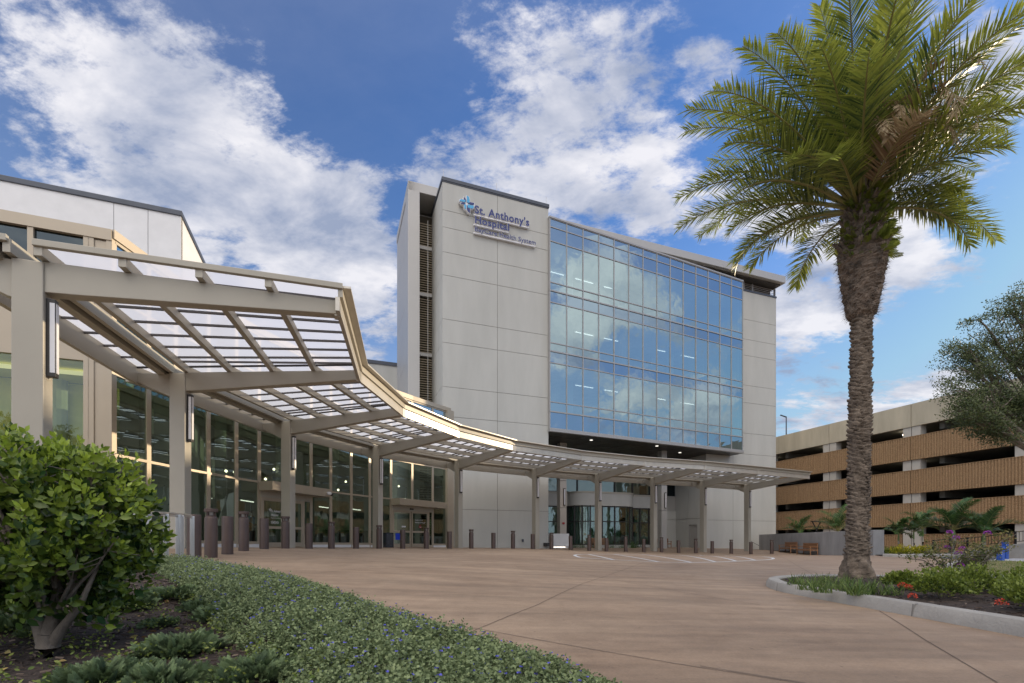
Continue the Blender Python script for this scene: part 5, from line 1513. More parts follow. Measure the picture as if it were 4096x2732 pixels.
# ------------------------------------------------------------------ left garden bed
BED = [(.75, 2.1), (.12, 3.25), (-1.0, 4.55), (-2.5, 6.25), (-4.6, 8.35), (-6.1, 9.45)]
bc = catmull(BED, 6)
tagp(curb('garden_kerb', [(p.x, p.y) for p in catmull([(1.9, .2)] + BED, 6)], .15, .10), kind='structure')
def bedrise(x, y): return .01 + .6 * (.035 + .075 * np.clip((7.2 - y) / 3.2, 0, 1) + .025 * np.sin(x * 2.1 + y) * np.sin(y * 1.7)) + .045 * np.clip((-x - 1.2) / 1.5, 0, 1)
def bed_h(x, y): return float(bedrise(x, y))
bedpoly = [(1.9, .2)] + [(p.x, p.y) for p in bc] + [(-7.4, 9.0), (-9.0, 7.0), (-9.5, 4), (-8, .2)]
drape('garden_bed', bedpoly, 0, 'mulch', .25, hfun=bed_h)
def inbed(x, y):
    n = len(bedpoly); c = False; j = n - 1
    for i in range(n):
        xi, yi = bedpoly[i]; xj, yj = bedpoly[j]
        if (yi > y) != (yj > y) and x < (xj - xi) * (y - yi) / (yj - yi) + xi: c = not c
        j = i
    return c
# ------------------------------------------------------------------ vegetation
def edge_dist(x, y, line):
    best = 9e9
    for a, b in zip(line[:-1], line[1:]):
        ax, ay = a[0], a[1]; bx_, by = b[0], b[1]; dx, dy = bx_ - ax, by - ay
        t = np.clip(((x - ax) * dx + (y - ay) * dy) / (dx * dx + dy * dy), 0, 1)
        best = np.minimum(best, np.hypot(x - ax - t * dx, y - ay - t * dy))
    return best
bline = [(p.x, p.y) for p in catmull([(1.9, .2)] + BED, 4)]
def bedz(x, y): return Gn(x, y) + bedrise(x, y)
def inpoly(x, y, poly):
    c = np.zeros(len(x), bool); n = len(poly); j = n - 1
    for i in range(n):
        xi, yi = poly[i]; xj, yj = poly[j]
        cond = ((yi > y) != (yj > y)) & (x < (xj - xi) * (y - yi) / (yj - yi + 1e-12) + xi)
        c ^= cond; j = i
    return c

# mat-forming shrub with small violet-blue flowers along the kerb
shoots = 9800
X = rng.uniform(-6.6, 1.9, shoots * 6); Yv = rng.uniform(1.2, 9.6, shoots * 6)
ok = inpoly(X, Yv, bedpoly) & (Yv < 8.75 + .25 * np.sin(X * 4)); ed1 = edge_dist(X, Yv, bline)
wmax = np.interp(Yv, [1.2, 3.0, 5, 7, 9.6], [1.35, 1.25, 1.35, 1.5, 1.3]) + .20 * np.sin(X * 3 + Yv * 2)
ok &= (ed1 < wmax) & (ed1 > -1)
# denser close to the camera
keep = rng.random(len(X)) < np.clip(1.25 - .10 * Yv, .35, 1)
ok &= keep
X, Yv, ed1, wmax = X[ok][:shoots], Yv[ok][:shoots], ed1[ok][:shoots], wmax[ok][:shoots]
n = len(X)
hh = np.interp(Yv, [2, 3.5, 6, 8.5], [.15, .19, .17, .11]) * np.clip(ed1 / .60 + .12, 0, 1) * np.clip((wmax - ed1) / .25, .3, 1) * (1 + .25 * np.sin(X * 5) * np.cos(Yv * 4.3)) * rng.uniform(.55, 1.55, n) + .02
zb = bedz(X, Yv)
lean = rdirs(n, .55, 1.0); lean[:, 0] += .12
per = 17
Pl = []; Dl = []; Tl = []
for k in range(per):
    f = (k + 1) / per; f2 = .35 + .65 * f
    base = np.stack([X, Yv, zb], 1) + lean * (hh[:, None] * f2) + rng.normal(0, .012, (n, 3))
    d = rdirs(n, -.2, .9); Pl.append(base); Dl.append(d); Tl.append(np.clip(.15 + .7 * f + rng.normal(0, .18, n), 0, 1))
Pl = np.concatenate(Pl); Dl = np.concatenate(Dl); Tl = np.concatenate(Tl)
tv = [(0, 0, 0), (-.38, .06, .5), (0, 0, 1), (.38, .06, .5)]
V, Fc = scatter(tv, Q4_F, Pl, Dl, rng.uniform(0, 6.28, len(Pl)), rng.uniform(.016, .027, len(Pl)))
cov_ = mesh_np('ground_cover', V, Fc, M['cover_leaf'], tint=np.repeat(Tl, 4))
tagp(cov_, 'dense grey-green flowering ground cover with tiny violet-blue flowers along the left kerb', 'ground cover', kind='stuff')
nf = 1050
idx = rng.choice(n, nf, replace=False)
Pf = np.stack([X, Yv, zb], 1)[idx] + lean[idx] * (hh[idx][:, None] * 1.02 + .004)
pf = []; df = []
for k in range(4):
    a = k * math.pi / 2; dd = np.tile([[math.cos(a), math.sin(a), .5]], (nf, 1)) + rng.normal(0, .2, (nf, 3)); pf.append(Pf); df.append(dd)
V, Fc = scatter([(0, 0, 0), (-.5, 0, .8), (0, 0, 1), (.5, 0, .8)], Q4_F, np.concatenate(pf), np.concatenate(df), rng.uniform(0, 6, nf * 4), np.full(nf * 4, .011))
fl_ = mesh_np('ground_cover_flowers', V, Fc, M['flower_blue'], parent=cov_, tint=np.repeat(rng.random(nf * 4), 4))

# mulch chips, fallen leaves, weeds in the left bed
nch = 17000
X = rng.uniform(-7, 0, nch); Yv = rng.uniform(1.6, 8, nch); ok = inpoly(X, Yv, bedpoly) & (edge_dist(X, Yv, bline) > 1.2); X, Yv = X[ok], Yv[ok]
n = len(X); P = np.stack([X, Yv, bedz(X, Yv) + .006], 1)
V, Fc = scatter([(-.12, 0, 0), (.12, 0, 0), (.1, .05, 1), (-.1, .04, 1)], np.array([(0, 1, 2, 3)]), P, rdirs(n, -.15, .3), rng.uniform(0, 6, n), rng.uniform(.02, .055, n))
ch = mesh_np('mulch_chips', V, Fc, M['chips'], tint=np.repeat(rng.random(n) ** 1.8, 4)); tagp(ch, 'dark bark mulch chips scattered over the left garden bed', 'mulch', kind='stuff')
nl_ = 260
X = rng.uniform(-5.5, -1.2, nl_); Yv = rng.uniform(2.0, 6.0, nl_); ok = inpoly(X, Yv, bedpoly) & (edge_dist(X, Yv, bline) > 1.3); X, Yv = X[ok], Yv[ok]; n = len(X)
P = np.stack([X, Yv, bedz(X, Yv) + .015], 1)
V, Fc = scatter(LEAF_V, LEAF_T, P, rdirs(n, -.1, .25), rng.uniform(0, 6, n), rng.uniform(.035, .065, n))
tagp(mesh_np('fallen_leaves', V, Fc, M['dead_leaf'], tint=np.repeat(rng.random(n), 8)), 'dry tan and yellow leaves fallen on the mulch below the round shrub', 'leaves', kind='stuff')
nw = 240
X = rng.uniform(-4.2, -.6, nw); Yv = rng.uniform(2.0, 6.2, nw); ok = inpoly(X, Yv, bedpoly) & (edge_dist(X, Yv, bline) > 1.1); X, Yv = X[ok], Yv[ok]; n = len(X)
P = []; D = []
for k in range(16):
    hz = rng.uniform(.01, .12, n); P.append(np.stack([X + rng.normal(0, .05, n), Yv + rng.normal(0, .05, n), bedz(X, Yv) + hz], 1)); D.append(rdirs(n, 0, .8))
P = np.concatenate(P); D = np.concatenate(D)
V, Fc = scatter(LEAF_V, LEAF_T, P, D, rng.uniform(0, 6, len(P)), rng.uniform(.018, .034, len(P)))
tagp(mesh_np('weeds', V, Fc, M['weed'], tint=np.repeat(rng.random(len(P)), 8)), 'thin yellow-green weeds sprouting between the junipers on the mulch', 'weeds', kind='stuff')

# creeping junipers
def spray_template():
    vs = []; fs = []
    def blade(p, d, L, w):
        p = np.array(p, float); d = np.array(d, float); d /= np.linalg.norm(d)
        sdv = np.cross(d, [0, 1, 0]); sdv /= (np.linalg.norm(sdv) + 1e-9)
        i = len(vs); vs.extend([p - sdv * w * .5, p + sdv * w * .5, p + sdv * w * .35 + d * L * .6, p + d * L, p - sdv * w * .35 + d * L * .6])
        fs.append((i, i + 1, i + 2)); fs.append((i, i + 2, i + 4)); fs.append((i + 4, i + 2, i + 3))
    blade((0, 0, 0), (0, .1, 1), 1, .035)
    r_ = random.Random(3)
    for k in range(15):
        z = .12 + .83 * k / 15
        for s in (-1, 1):
            L = .42 * (1 - z) ** .6 + .10; d = (s * .75, .35 + r_.uniform(-.2, .3), .8); blade((0, .02 * k / 10, z), d, L, .036)
            p0 = np.array((0, .0, z)) + np.array(d) / np.linalg.norm(d) * L * .35
            blade(p0, (s * .3, .6, .9), L * .45, .03); blade(p0, (s * 1.1, .1, .45), L * .4, .03)
            p1 = np.array((0, .0, z)) + np.array(d) / np.linalg.norm(d) * L * .65
            blade(p1, (s * .3, .4, 1), L * .35, .028)
    return np.array(vs), np.array(fs)
SPV, SPF = spray_template()
JUN = [(915, 2460, .62, 'broad juniper with long feathery shoots at the edge of the flowering ground cover'), (730, 2610, .60, 'upright bright juniper rising from the mulch in the middle of the bed'),
       (420, 2730, .55, 'juniper spreading along the bottom edge left of centre'), (640, 2735, .5, 'low juniper at the bottom edge, right of the shrub trunk'), (1020, 2690, .55, 'dark juniper at the bottom right of the garden bed'),
       (700, 2385, .62, 'pale juniper in front of the far flower mat'), (820, 2430, .50, 'dark rounded juniper against the flower mat'), (520, 2430, .55, 'faint juniper behind the shrub branches'),
       (60, 2520, .6, 'juniper behind the shrub at the left edge'), (160, 2545, .35, 'small juniper tuft left of the shrub trunk'), (1130, 2600, .35, 'small juniper tuft inside the flower mat'), (640, 2500, .35, 'sparse juniper twig in the middle of the mulch')]
for (px, py, sz, lab) in JUN:
    sz *= .60
    x, y = pg(px, py, .12); zz = float(bedz(np.array([x]), np.array([y]))[0])
    n = int(330 * (sz / .36) ** 1.2); a = rng.uniform(0, 6.283, n); el = rng.uniform(.1, 1.1, n)
    D = np.stack([np.cos(a) * np.cos(el), np.sin(a) * np.cos(el), np.sin(el)], 1); r0 = sz * .62 * rng.random(n) ** .7 * (.6 + .4 * np.sin(a * 5 + px) ** 2)
    P = np.stack([x + np.cos(a) * r0, y + np.sin(a) * r0, zz + .01 + .13 * sz * np.clip(1 - r0 / (sz * .65), 0, 1) * rng.random(n)], 1)
    V, Fc = scatter(SPV, SPF, P, D, rng.uniform(0, 6.28, n), sz * rng.uniform(.20, .38, n))
    tw = np.clip(rng.normal(.45, .28, n), 0, 1)[:, None] + np.clip(SPV[:, 2], 0, 1)[None] * .6 - .25
    o = mesh_np('juniper', V, Fc, M['juniper'], tint=np.clip(tw, 0, 1).ravel(), loc=(x, y, zz)); tagp(o, lab, 'juniper', 'junipers in the garden bed')

# big round shrub
sx, sy = -3.36, 3.40; sgz = float(bedz(np.array([sx]), np.array([sy]))[0])
shrub = thing('round_shrub', 'large glossy-leaved clipped shrub filling the left foreground', 'shrub', (sx + .05, sy - .12, sgz))
cz0 = .07
def shrub_r(D):
    return 1.0 / (np.abs(D[:, 0] / .76) ** 2.6 + np.abs(D[:, 1] / .66) ** 2.6 + np.abs(D[:, 2] / .69) ** 2.6) ** (1 / 2.6)
tb = MB(); tb2 = MB(); bpos = []
bx0, by0 = sx + .24, sy - .14
tb.tube([(bx0, by0, sgz - .06), (bx0 + .0, by0, sgz + .06), (bx0 + .01, by0, sgz + .15)], [.085, .066, .060], 12)
tb.tube([(bx0 + .03, by0, sgz + .08), (bx0 + .12, by0 - .02, sgz + .20), (bx0 + .24, by0 - .03, sgz + .34), (bx0 + .36, by0 + .05, sgz + .75)], [.040, .030, .020, .005], 10)
tb.tube([(bx0 - .02, by0, sgz + .10), (bx0 - .07, by0, sgz + .25), (bx0 - .20, by0 + .02, sgz + .48), (bx0 - .30, by0, sgz + .9)], [.05, .038, .024, .005], 10)
tb.tube([(bx0, by0, sgz + .12), (bx0 + .02, by0 + .03, sgz + .30), (bx0 + .06, by0 + .05, sgz + .62), (bx0 + .1, by0 + .1, sgz + 1.1)], [.05, .038, .024, .005], 10)
tb.build('trunk', 'bark', shrub, smooth=True)
for k in range(64):
    a = rnd.uniform(0, 6.283); e = rnd.uniform(-.55, 1.0); st = Vector((bx0 + .15 * math.cos(a), by0 + .12 * math.sin(a), sgz + .32 + rnd.uniform(0, .35)))
    D = np.array([[math.cos(a) * math.cos(e), math.sin(a) * math.cos(e), math.sin(e) + .1]]); D /= np.linalg.norm(D); r = float(shrub_r(D)[0]) * rnd.uniform(.78, .96)
    en = Vector((sx, sy, cz0)) + Vector(D[0]) * r; md = st.lerp(en, .5) + Vector((rnd.uniform(-.06, .06), rnd.uniform(-.06, .06), rnd.uniform(-.03, .10)))
    q1 = st.lerp(md, .5) + Vector((rnd.uniform(-.03, .03), 0, rnd.uniform(-.03, .03)))
    tb2.tube([st, q1, md, en], [.015, .012, .009, .003], 6)
    for j in range(3):
        f = rnd.uniform(.4, .9); s_ = md.lerp(en, f) if f > .5 else q1.lerp(md, f * 2); e2 = s_ + Vector((rnd.uniform(-.16, .16), rnd.uniform(-.16, .16), rnd.uniform(-.04, .18))); tb2.tube([s_, e2], [.005, .002], 5); 
tb2.build('branches', 'bark', shrub, smooth=True)
# leaf whorls on twig ends
nb = 2500
D = rdirs(nb, -.80, 1.0); lump = 1 + .07 * np.sin(D[:, 0] * 9 + 1) * np.cos(D[:, 2] * 8) + .05 * np.sin(D[:, 1] * 13 + D[:, 2] * 7)
rr = rng.uniform(0, 1, nb); rf = 1 - .42 * rr ** 1.6
rf = np.where(D[:, 2] < -.2, 1 - .6 * rr, rf)
Pc = np.array([sx, sy, cz0]) + D * (shrub_r(D) * lump * rf)[:, None]
hole = (np.sin(Pc[:, 0] * 6.1 + 2) * np.sin(Pc[:, 2] * 7.3) * np.sin(Pc[:, 1] * 5) > .33) & (D[:, 2] < .5); keepm = ~hole | (rng.random(nb) < .25)
low = (Pc[:, 2] < -.22) & (rng.random(nb) < .12); keepm &= ~low
Pc = Pc[keepm]; D = D[keepm]; rf = rf[keepm]; nb = len(Pc)
ax = D * .7 + np.array([0, 0, .75]) + rng.normal(0, .3, (nb, 3)); ax /= np.linalg.norm(ax, axis=1, keepdims=True)
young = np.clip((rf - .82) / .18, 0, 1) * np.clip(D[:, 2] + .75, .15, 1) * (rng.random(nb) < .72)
Pa = []; Da = []; Ta = []; Sa = []
Fm = frames(ax, rng.uniform(0, 6.28, nb))
for k in range(9):
    h = -.02 - .016 * k; ang = k * 2.4 + rng.normal(0, .25, nb); sp = .45 + .12 * k
    dloc = np.stack([np.cos(ang) * np.sin(sp), np.sin(ang) * np.sin(sp), np.full(nb, math.cos(sp))], 1)
    d = np.einsum('nij,nj->ni', Fm, dloc); Pa.append(Pc + ax * h); Da.append(d)
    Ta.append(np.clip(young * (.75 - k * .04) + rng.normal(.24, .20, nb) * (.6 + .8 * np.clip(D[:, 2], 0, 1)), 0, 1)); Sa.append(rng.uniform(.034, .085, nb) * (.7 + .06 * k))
Pa = np.concatenate(Pa); Da = np.concatenate(Da); Ta = np.concatenate(Ta); Sa = np.concatenate(Sa)
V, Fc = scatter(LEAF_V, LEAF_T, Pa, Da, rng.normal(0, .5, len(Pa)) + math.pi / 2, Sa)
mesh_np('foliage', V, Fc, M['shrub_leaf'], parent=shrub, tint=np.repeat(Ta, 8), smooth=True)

# ---- date palm
PXp, PYp = 6.62, 9.25; pz = G(PXp, PYp) + .13
palm = thing('date_palm', 'tall date palm with shaggy upper trunk and wide feathery crown on the planting island', 'palm tree', (PXp, PYp, pz))
def lean_(z): return Vector((PXp - .03 + .12 * math.sin(z * .16) , PYp, z))
prof = [(-.85, .30), (-.7, .29), (-.55, .26), (-.35, .20), (-.1, .175), (.4, .162), (1.2, .155), (2, .150), (2.8, .143), (3.4, .138), (3.9, .135), (4.3, .135)]
mb = MB(); nz = 130; ns = 36; vs = []
for i in range(nz):
    z = -.9 + (4.35 + .9) * i / (nz - 1); r = np.interp(z, [p[0] for p in prof], [p[1] for p in prof]); c = lean_(z)
    for j in range(ns):
        t = 2 * math.pi * j / ns
        ring = .012 * (1 - ((z * 9 + .35 * math.sin(t * 2 + z)) % 1)) ; wob = .012 * math.sin(t * 3 + z * 2.3) + .010 * math.sin(t * 7 + z * 11)
        if z < -.35: wob += .03 * math.sin(t * 5 + z * 9) * (1 + .4 * math.sin(t * 11))
        rr_ = r + ring + wob + rnd.uniform(-.007, .007); vs.append((c.x + rr_ * math.cos(t), c.y + rr_ * math.sin(t), z))
mb.add(vs, [(i * ns + j, i * ns + (j + 1) % ns, (i + 1) * ns + (j + 1) % ns, (i + 1) * ns + j) for i in range(nz - 1) for j in range(ns)])
trunk = mb.build('trunk', 'palm_bark', palm)
# leaf-base scars spiralling up
P = []; D = []; S = []; nsc = 620
for k in range(nsc):
    z = -.25 + 4.6 * k / nsc; t = k * 2.39996; r = np.interp(z, [p[0] for p in prof], [p[1] for p in prof]) - .004; c = lean_(z)
    P.append((c.x + r * math.cos(t), c.y + r * math.sin(t), z)); up = rnd.uniform(.2, 1.1); D.append((math.cos(t), math.sin(t), up)); S.append(rnd.uniform(.6, 1.2) * (.068 if z < 2 else .078))
BOOT_V = [(-1.05, -.25, 0), (1.05, -.25, 0), (.6, .0, .85), (-.6, .0, .85), (-.9, .35, 0), (.9, .35, 0), (.45, .25, .7), (-.45, .25, .7)]
BOOT_F = np.array([(0, 1, 2, 3), (5, 4, 7, 6), (3, 2, 6, 7), (1, 5, 6, 2), (4, 0, 3, 7)])
V, Fc = scatter(BOOT_V, BOOT_F, np.array(P), np.array(D), np.full(nsc, math.pi) , np.array(S)); mesh_np('leaf_scars', V, Fc, M['palm_bark'], parent=trunk)
# shaggy collar
prof2 = [(4.25, .14), (4.32, .24), (4.6, .275), (5.0, .33), (5.35, .40), (5.6, .39), (5.9, .345), (6.25, .30), (6.55, .27), (6.75, .25), (7.1, .17), (7.4, .08)]
mb = MB(); vs = []; nz = 120; ns = 48
for i in range(nz):
    z = 4.25 + (7.4 - 4.25) * i / (nz - 1); r = np.interp(z, [p[0] for p in prof2], [p[1] for p in prof2]); c = lean_(z)
    for j in range(ns):
        t = 2 * math.pi * j / ns; rr_ = r + .025 * math.sin(t * 6 + z * 8) * math.sin(z * 14 + t * 2) + rnd.uniform(-.018, .018); vs.append((c.x + rr_ * math.cos(t), c.y + rr_ * math.sin(t), z))
mb.add(vs, [(i * ns + j, i * ns + (j + 1) % ns, (i + 1) * ns + (j + 1) % ns, (i + 1) * ns + j) for i in range(nz - 1) for j in range(ns)])
collar = mb.build('shaggy_collar', 'palm_fibre', palm)
nfb = 5200; z = rng.uniform(4.2, 6.8, nfb); t = rng.uniform(0, 6.283, nfb); r = np.interp(z, [p[0] for p in prof2], [p[1] for p in prof2]) - .01
cxs = PXp - .03 + .12 * np.sin(z * .16)
P = np.stack([cxs + r * np.cos(t), PYp + r * np.sin(t), z], 1); D = np.stack([np.cos(t + rng.normal(0, .9, nfb)), np.sin(t + rng.normal(0, .9, nfb)), rng.normal(-.25, .75, nfb)], 1)
V, Fc = scatter([(-.035, 0, 0), (.035, 0, 0), (0, .1, 1)], np.array([(0, 1, 2)]), P, D, rng.uniform(0, 6, nfb), rng.uniform(.04, .15, nfb))
mesh_np('fibres', V, Fc, M['chips'], parent=collar, tint=np.repeat(rng.uniform(.25, 1, nfb), 3))
nbt = 190; z = rng.uniform(5.5, 6.9, nbt); t = rng.uniform(0, 6.283, nbt); r = np.interp(z, [p[0] for p in prof2], [p[1] for p in prof2]) - .03
cxs = PXp - .03 + .12 * np.sin(z * .16)
P = np.stack([cxs + r * np.cos(t), PYp + r * np.sin(t), z], 1); D = np.stack([np.cos(t), np.sin(t), rng.uniform(.8, 2.2, nbt)], 1)
V, Fc = scatter(BOOT_V, BOOT_F, P, D, np.full(nbt, math.pi), np.stack([rng.uniform(.04, .06, nbt), rng.uniform(.03, .05, nbt), rng.uniform(.12, .26, nbt)], 1)); mesh_np('leaf_stubs', V, Fc, M['palm_bark'], parent=collar)
# ferns growing on the collar
nfr = 260; z = rng.uniform(5.3, 6.75, nfr); t = rng.choice([3.6, 4.4, 5.2, 5.9, .1], nfr) + rng.normal(0, .35, nfr); r = np.interp(z, [p[0] for p in prof2], [p[1] for p in prof2])
cxs = PXp - .03 + .12 * np.sin(z * .16)
P = np.stack([cxs + r * np.cos(t), PYp + r * np.sin(t), z], 1); D = np.stack([np.cos(t), np.sin(t), rng.uniform(-.6, .8, nfr)], 1)
V, Fc = scatter(SPV, SPF, P, D, rng.uniform(0, 6, nfr), rng.uniform(.10, .24, nfr)); mesh_np('ferns', V, Fc, M['fern'], parent=collar, tint=np.repeat(rng.random(nfr), len(SPV)))

def frond_geo(base, az, el, L, droop, nl=74, w=.60, vee=.5, leafw=.030, twist=0.0, tipdry=0.0):
    """returns rachis points and leaflet strips"""
    pts = [np.array(base, float)]; dirs = []; n = 26; e = el
    for i in range(n):
        f = i / n; e_ = el - droop * (f ** 1.75); d = np.array([math.cos(az) * math.cos(e_), math.sin(az) * math.cos(e_), math.sin(e_)]); dirs.append(d); pts.append(pts[-1] + d * L / n)
    dirs.append(dirs[-1]); pts = np.array(pts); dirs = np.array(dirs)
    vs = []; fs = []; tn = []
    side = np.array([-math.sin(az), math.cos(az), 0])
    for k in range(nl):
        f = .17 + .82 * (k + .5) / nl
        q = f * n; i = int(q); p = pts[i] * (1 - (q - i)) + pts[i + 1] * (q - i); d = dirs[i]
        upv = np.cross(side, d); upv /= np.linalg.norm(upv)
        if upv[2] < 0: upv = -upv
        prof = (math.sin(math.pi * min(1, (f - .10) / .95)) ** .55) * (1 - .45 * f) + .12
        for s in (-1, 1):
            ll = w * prof * rnd.uniform(.85, 1.1)
            fw = .35 + 1.0 * f + rnd.uniform(-.12, .12)
            dd = side * s * 1.0 + d * fw + upv * (vee * (1 - .5 * f) + rnd.uniform(-.55, .55)); dd /= np.linalg.norm(dd)
            wv = np.cross(dd, upv); wv /= (np.linalg.norm(wv) + 1e-9)
            a = p; m_ = a + dd * ll * .5; dr = dd + np.array([0, 0, -.05 - .30 * rnd.random()]); dr /= np.linalg.norm(dr); tpt = m_ + dr * ll * .55; hw = leafw * .5
            j = len(vs); vs += [a - wv * hw * .5, a + wv * hw * .5, m_ + wv * hw, m_ - wv * hw, tpt]; fs += [(j, j + 1, j + 2), (j, j + 2, j + 3), (j + 3, j + 2, j + 4)]
            c = np.clip(rnd.gauss(.42, .31) + .25 * (f > .7) + .25 * f * f, 0, 1); tn += [c * .7, c * .7, c, c, min(1, c + .25)]
    return pts, vs, fs, tn
def add_frond(parent, base, az, el, L, droop, m='frond', rach='palm_stalk', **kw):
    pts, vs, fs, tn = frond_geo(base, az, el, L, droop, **kw)
    o = mesh_np('frond', vs, fs, M[m], parent=parent, tint=tn)
    mb = MB(); k = len(pts); mb.tube([tuple(p) for p in pts], [max(.004, (.030 if L > 2 else .014) * (1 - i / k) ** .8) for i in range(k)], 5); mb.build('midrib', rach, o, smooth=True)
    return o
top = Vector((PXp + .0, PYp, 6.85))
FR = []
# (azimuth from +X, elevation at the base, droop, length)
ga = 2.39996
for k in range(56):
    f = k / 55.0; el = R(85 - 69 * f ** .78); az = k * ga + rnd.uniform(-.15, .15); L = rnd.uniform(2.9, 3.55) * (1 - .05 * f); dr = R(24 + 46 * f + rnd.uniform(-8, 10)); sh_ = math.cos(az + .35); L *= (1 - .22 * max(0, sh_)) * (.90 if f < .3 else 1); FR.append((az, el, dr, L))
FR = [(a, e, d_, l * (.70 if e < R(28) else 1)) for a, e, d_, l in FR]
FR += [(math.pi + .1, R(24), R(112), 3.2), (math.pi - .5, R(14), R(85), 2.2), (.15, R(16), R(66), 3.1), (-.1, R(6), R(88), 2.1), (math.pi - .15, R(50), R(62), 3.6), (math.pi + .12, R(42), R(58), 3.7), (math.pi + .35, R(36), R(56), 3.6),
       (math.pi - .4, R(38), R(62), 3.4), (.05, R(46), R(54), 3.3), (.3, R(40), R(52), 3.5), (-.25, R(44), R(58), 3.0), (math.pi + .6, R(46), R(60), 3.3), (-.6, R(48), R(62), 2.9)]
for k, (az, el, dr, L) in enumerate(FR):
    b0 = top + Vector((math.cos(az) * .20, math.sin(az) * .20, -.55 * (1 - el / R(84)) - .05))
    dry_ = k in (49,)
    add_frond(palm, b0, az, el, L * (.92 if dry_ else 1), dr, m='frond_dry' if dry_ else 'frond', nl=60 if dry_ else 84, w=.60, leafw=.027)
for az, el, L, dr in ((-1.45, R(35), 2.2, R(150)), (-1.2, R(20), 1.7, R(120)), (-1.7, R(60), 1.5, R(170)), (-1.35, R(50), 2.4, R(140)), (-1.0, R(40), 2.0, R(150)), (-1.9, R(30), 1.6, R(140))):
    b0 = top + Vector((math.cos(az) * .2, math.sin(az) * .2, .1)); add_frond(palm, b0, az, el, L, dr, m='frond_dry', nl=40, w=.42, vee=.1)

# ---- small palms by the garage
def garden_palm(px, py_base, py_crown, Y, nfr, L, lab, trunk_r=.09, seed=0):
    r_ = random.Random(seed); x = (px - CXP) / F * Y; g = G(x, Y) + .05; zc = (HP - py_crown) / F * Y
    t = thing('garden_palm', lab, 'palm tree', (x, Y, g), 'small palms in front of the garage')
    mb = MB(); mb.tube([(x, Y, g), (x + .02, Y, (g + zc) / 2), (x, Y, zc - .45)], [trunk_r * 1.25, trunk_r, trunk_r * .9], 10); mb.build('trunk', 'ringed', t, smooth=True)
    mb = MB(); mb.tube([(x, Y, zc - .46), (x, Y, zc - .2), (x, Y, zc + .1)], [trunk_r, trunk_r * .9, .03], 10); mb.build('crownshaft', 'green_shaft', t, smooth=True)
    for k in range(nfr):
        az = k * ga + r_.uniform(-.3, .3); el = R(82 - 62 * k / max(1, nfr - 1)); add_frond(t, (x, Y, zc), az, el, L * r_.uniform(.85, 1.1), R(50 + r_.uniform(0, 45)), m='garden_frond', rach='palm_stalk', nl=52, w=L * .28, leafw=.045, vee=.4)
garden_palm(3196, 2220, 2128, 46, 8, 2.0, 'small palm with a drooping frond, leftmost behind the bench wall', seed=1)
garden_palm(3352, 2220, 2125, 42, 10, 2.5, 'dark palm behind the bench wall, touching the big palm trunk', seed=2)
garden_palm(3594, 2218, 2138, 35, 9, 1.55, 'thin palm with pale trunk beside the end of the bench wall', .06, seed=3)
garden_palm(3655, 2218, 2130, 34, 8, 1.5, 'slender palm, left of the two-stemmed pair at the yellow shrubs', .05, seed=4)
garden_palm(3690, 2216, 2118, 33, 10, 1.75, 'slender green-shafted palm, right of the pair at the yellow shrubs', .06, seed=5)
garden_palm(3815, 2210, 2120, 28, 11, 2.2, 'fuller palm behind the start of the black fence', .10, seed=6)
garden_palm(3935, 2205, 2135, 27, 9, 2.0, 'broad-leaved palm behind the flowering shrub', .09, seed=7)

# low yellow-green shrubs by the far kerb
def leaf_blob(name, lab, cat, c, rx, ry, rz, n, m, size, grp=None, shell=.55, parent=None, lump=.18, zlo=-.2):
    D = rdirs(n, zlo, 1); r = 1 - shell * rng.random(n) ** 1.5; r *= 1 + lump * np.sin(D[:, 0] * 5 + c[0] * 3) * np.sin(D[:, 1] * 6 + c[1]) + lump * .5 * np.sin(D[:, 2] * 9 + D[:, 0] * 7)
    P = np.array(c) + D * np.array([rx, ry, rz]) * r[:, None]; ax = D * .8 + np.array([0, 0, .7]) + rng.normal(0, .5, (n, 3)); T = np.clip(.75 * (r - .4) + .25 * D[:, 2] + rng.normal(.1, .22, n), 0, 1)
    V, Fc = scatter(LEAF_V, LEAF_T, P, ax, rng.uniform(0, 6.28, n), size * rng.uniform(.7, 1.25, n))
    o = mesh_np(name, V, Fc, M[m], parent=parent, tint=np.repeat(T, 8), loc=None if parent else (c[0], c[1], c[2]))
    if lab: tagp(o, lab, cat, grp)
    return o
for k, (px, Y, s, lab) in enumerate(((3560, 31.5, .45, 'low green shrub at the bench wall end'), (3608, 31, .55, 'yellow-flecked low shrub below the thin palm'), (3648, 31, .5, 'yellow-green low shrub below the left slender palm'), (3690, 30.5, .55, 'low shrub with yellow tips at the kerb bend'))):
    x = (px - CXP) / F * Y; leaf_blob('low_shrub', lab, 'shrub', (x, Y, G(x, Y) + .05), .75, .6, s, 700, 'yellow_leaf' if k else 'hedge', .11, 'low shrubs at the far kerb')
# hedge plants on the island
HED = [(5.75, 6.45, .40, .34, .46), (6.55, 6.85, .45, .40, .52), (6.35, 5.85, .45, .40, .46), (7.4, 6.9, .5, .42, .5), (7.0, 5.6, .46, .42, .48), (8.2, 6.7, .5, .45, .48), (6.15, 4.95, .40, .38, .36), (7.9, 5.4, .5, .45, .46), (5.75, 5.25, .34, .32, .38),
       (6.9, 4.6, .45, .4, .40), (6.1, 7.5, .28, .26, .30), (8.7, 5.9, .5, .45, .45)]
hl = ['first hedge bush with red flowers nearest the palm trunk', 'tall hedge bush behind the red-flowered one', 'rounded hedge bush at the mulch edge in mid-island', 'hedge bush left below the flowering shrub', 'broad hedge bush before the flowering shrub',
      'hedge bush right below the flowering shrub', 'yellowish hedge bush with one red flower near the kerb', 'hedge bush in the back row near the right edge', 'low front hedge bush close to the kerb', 'hedge bush at the right edge of the photo', 'smallest leafy bush right of the palm base', 'farthest hedge bush of the back row']
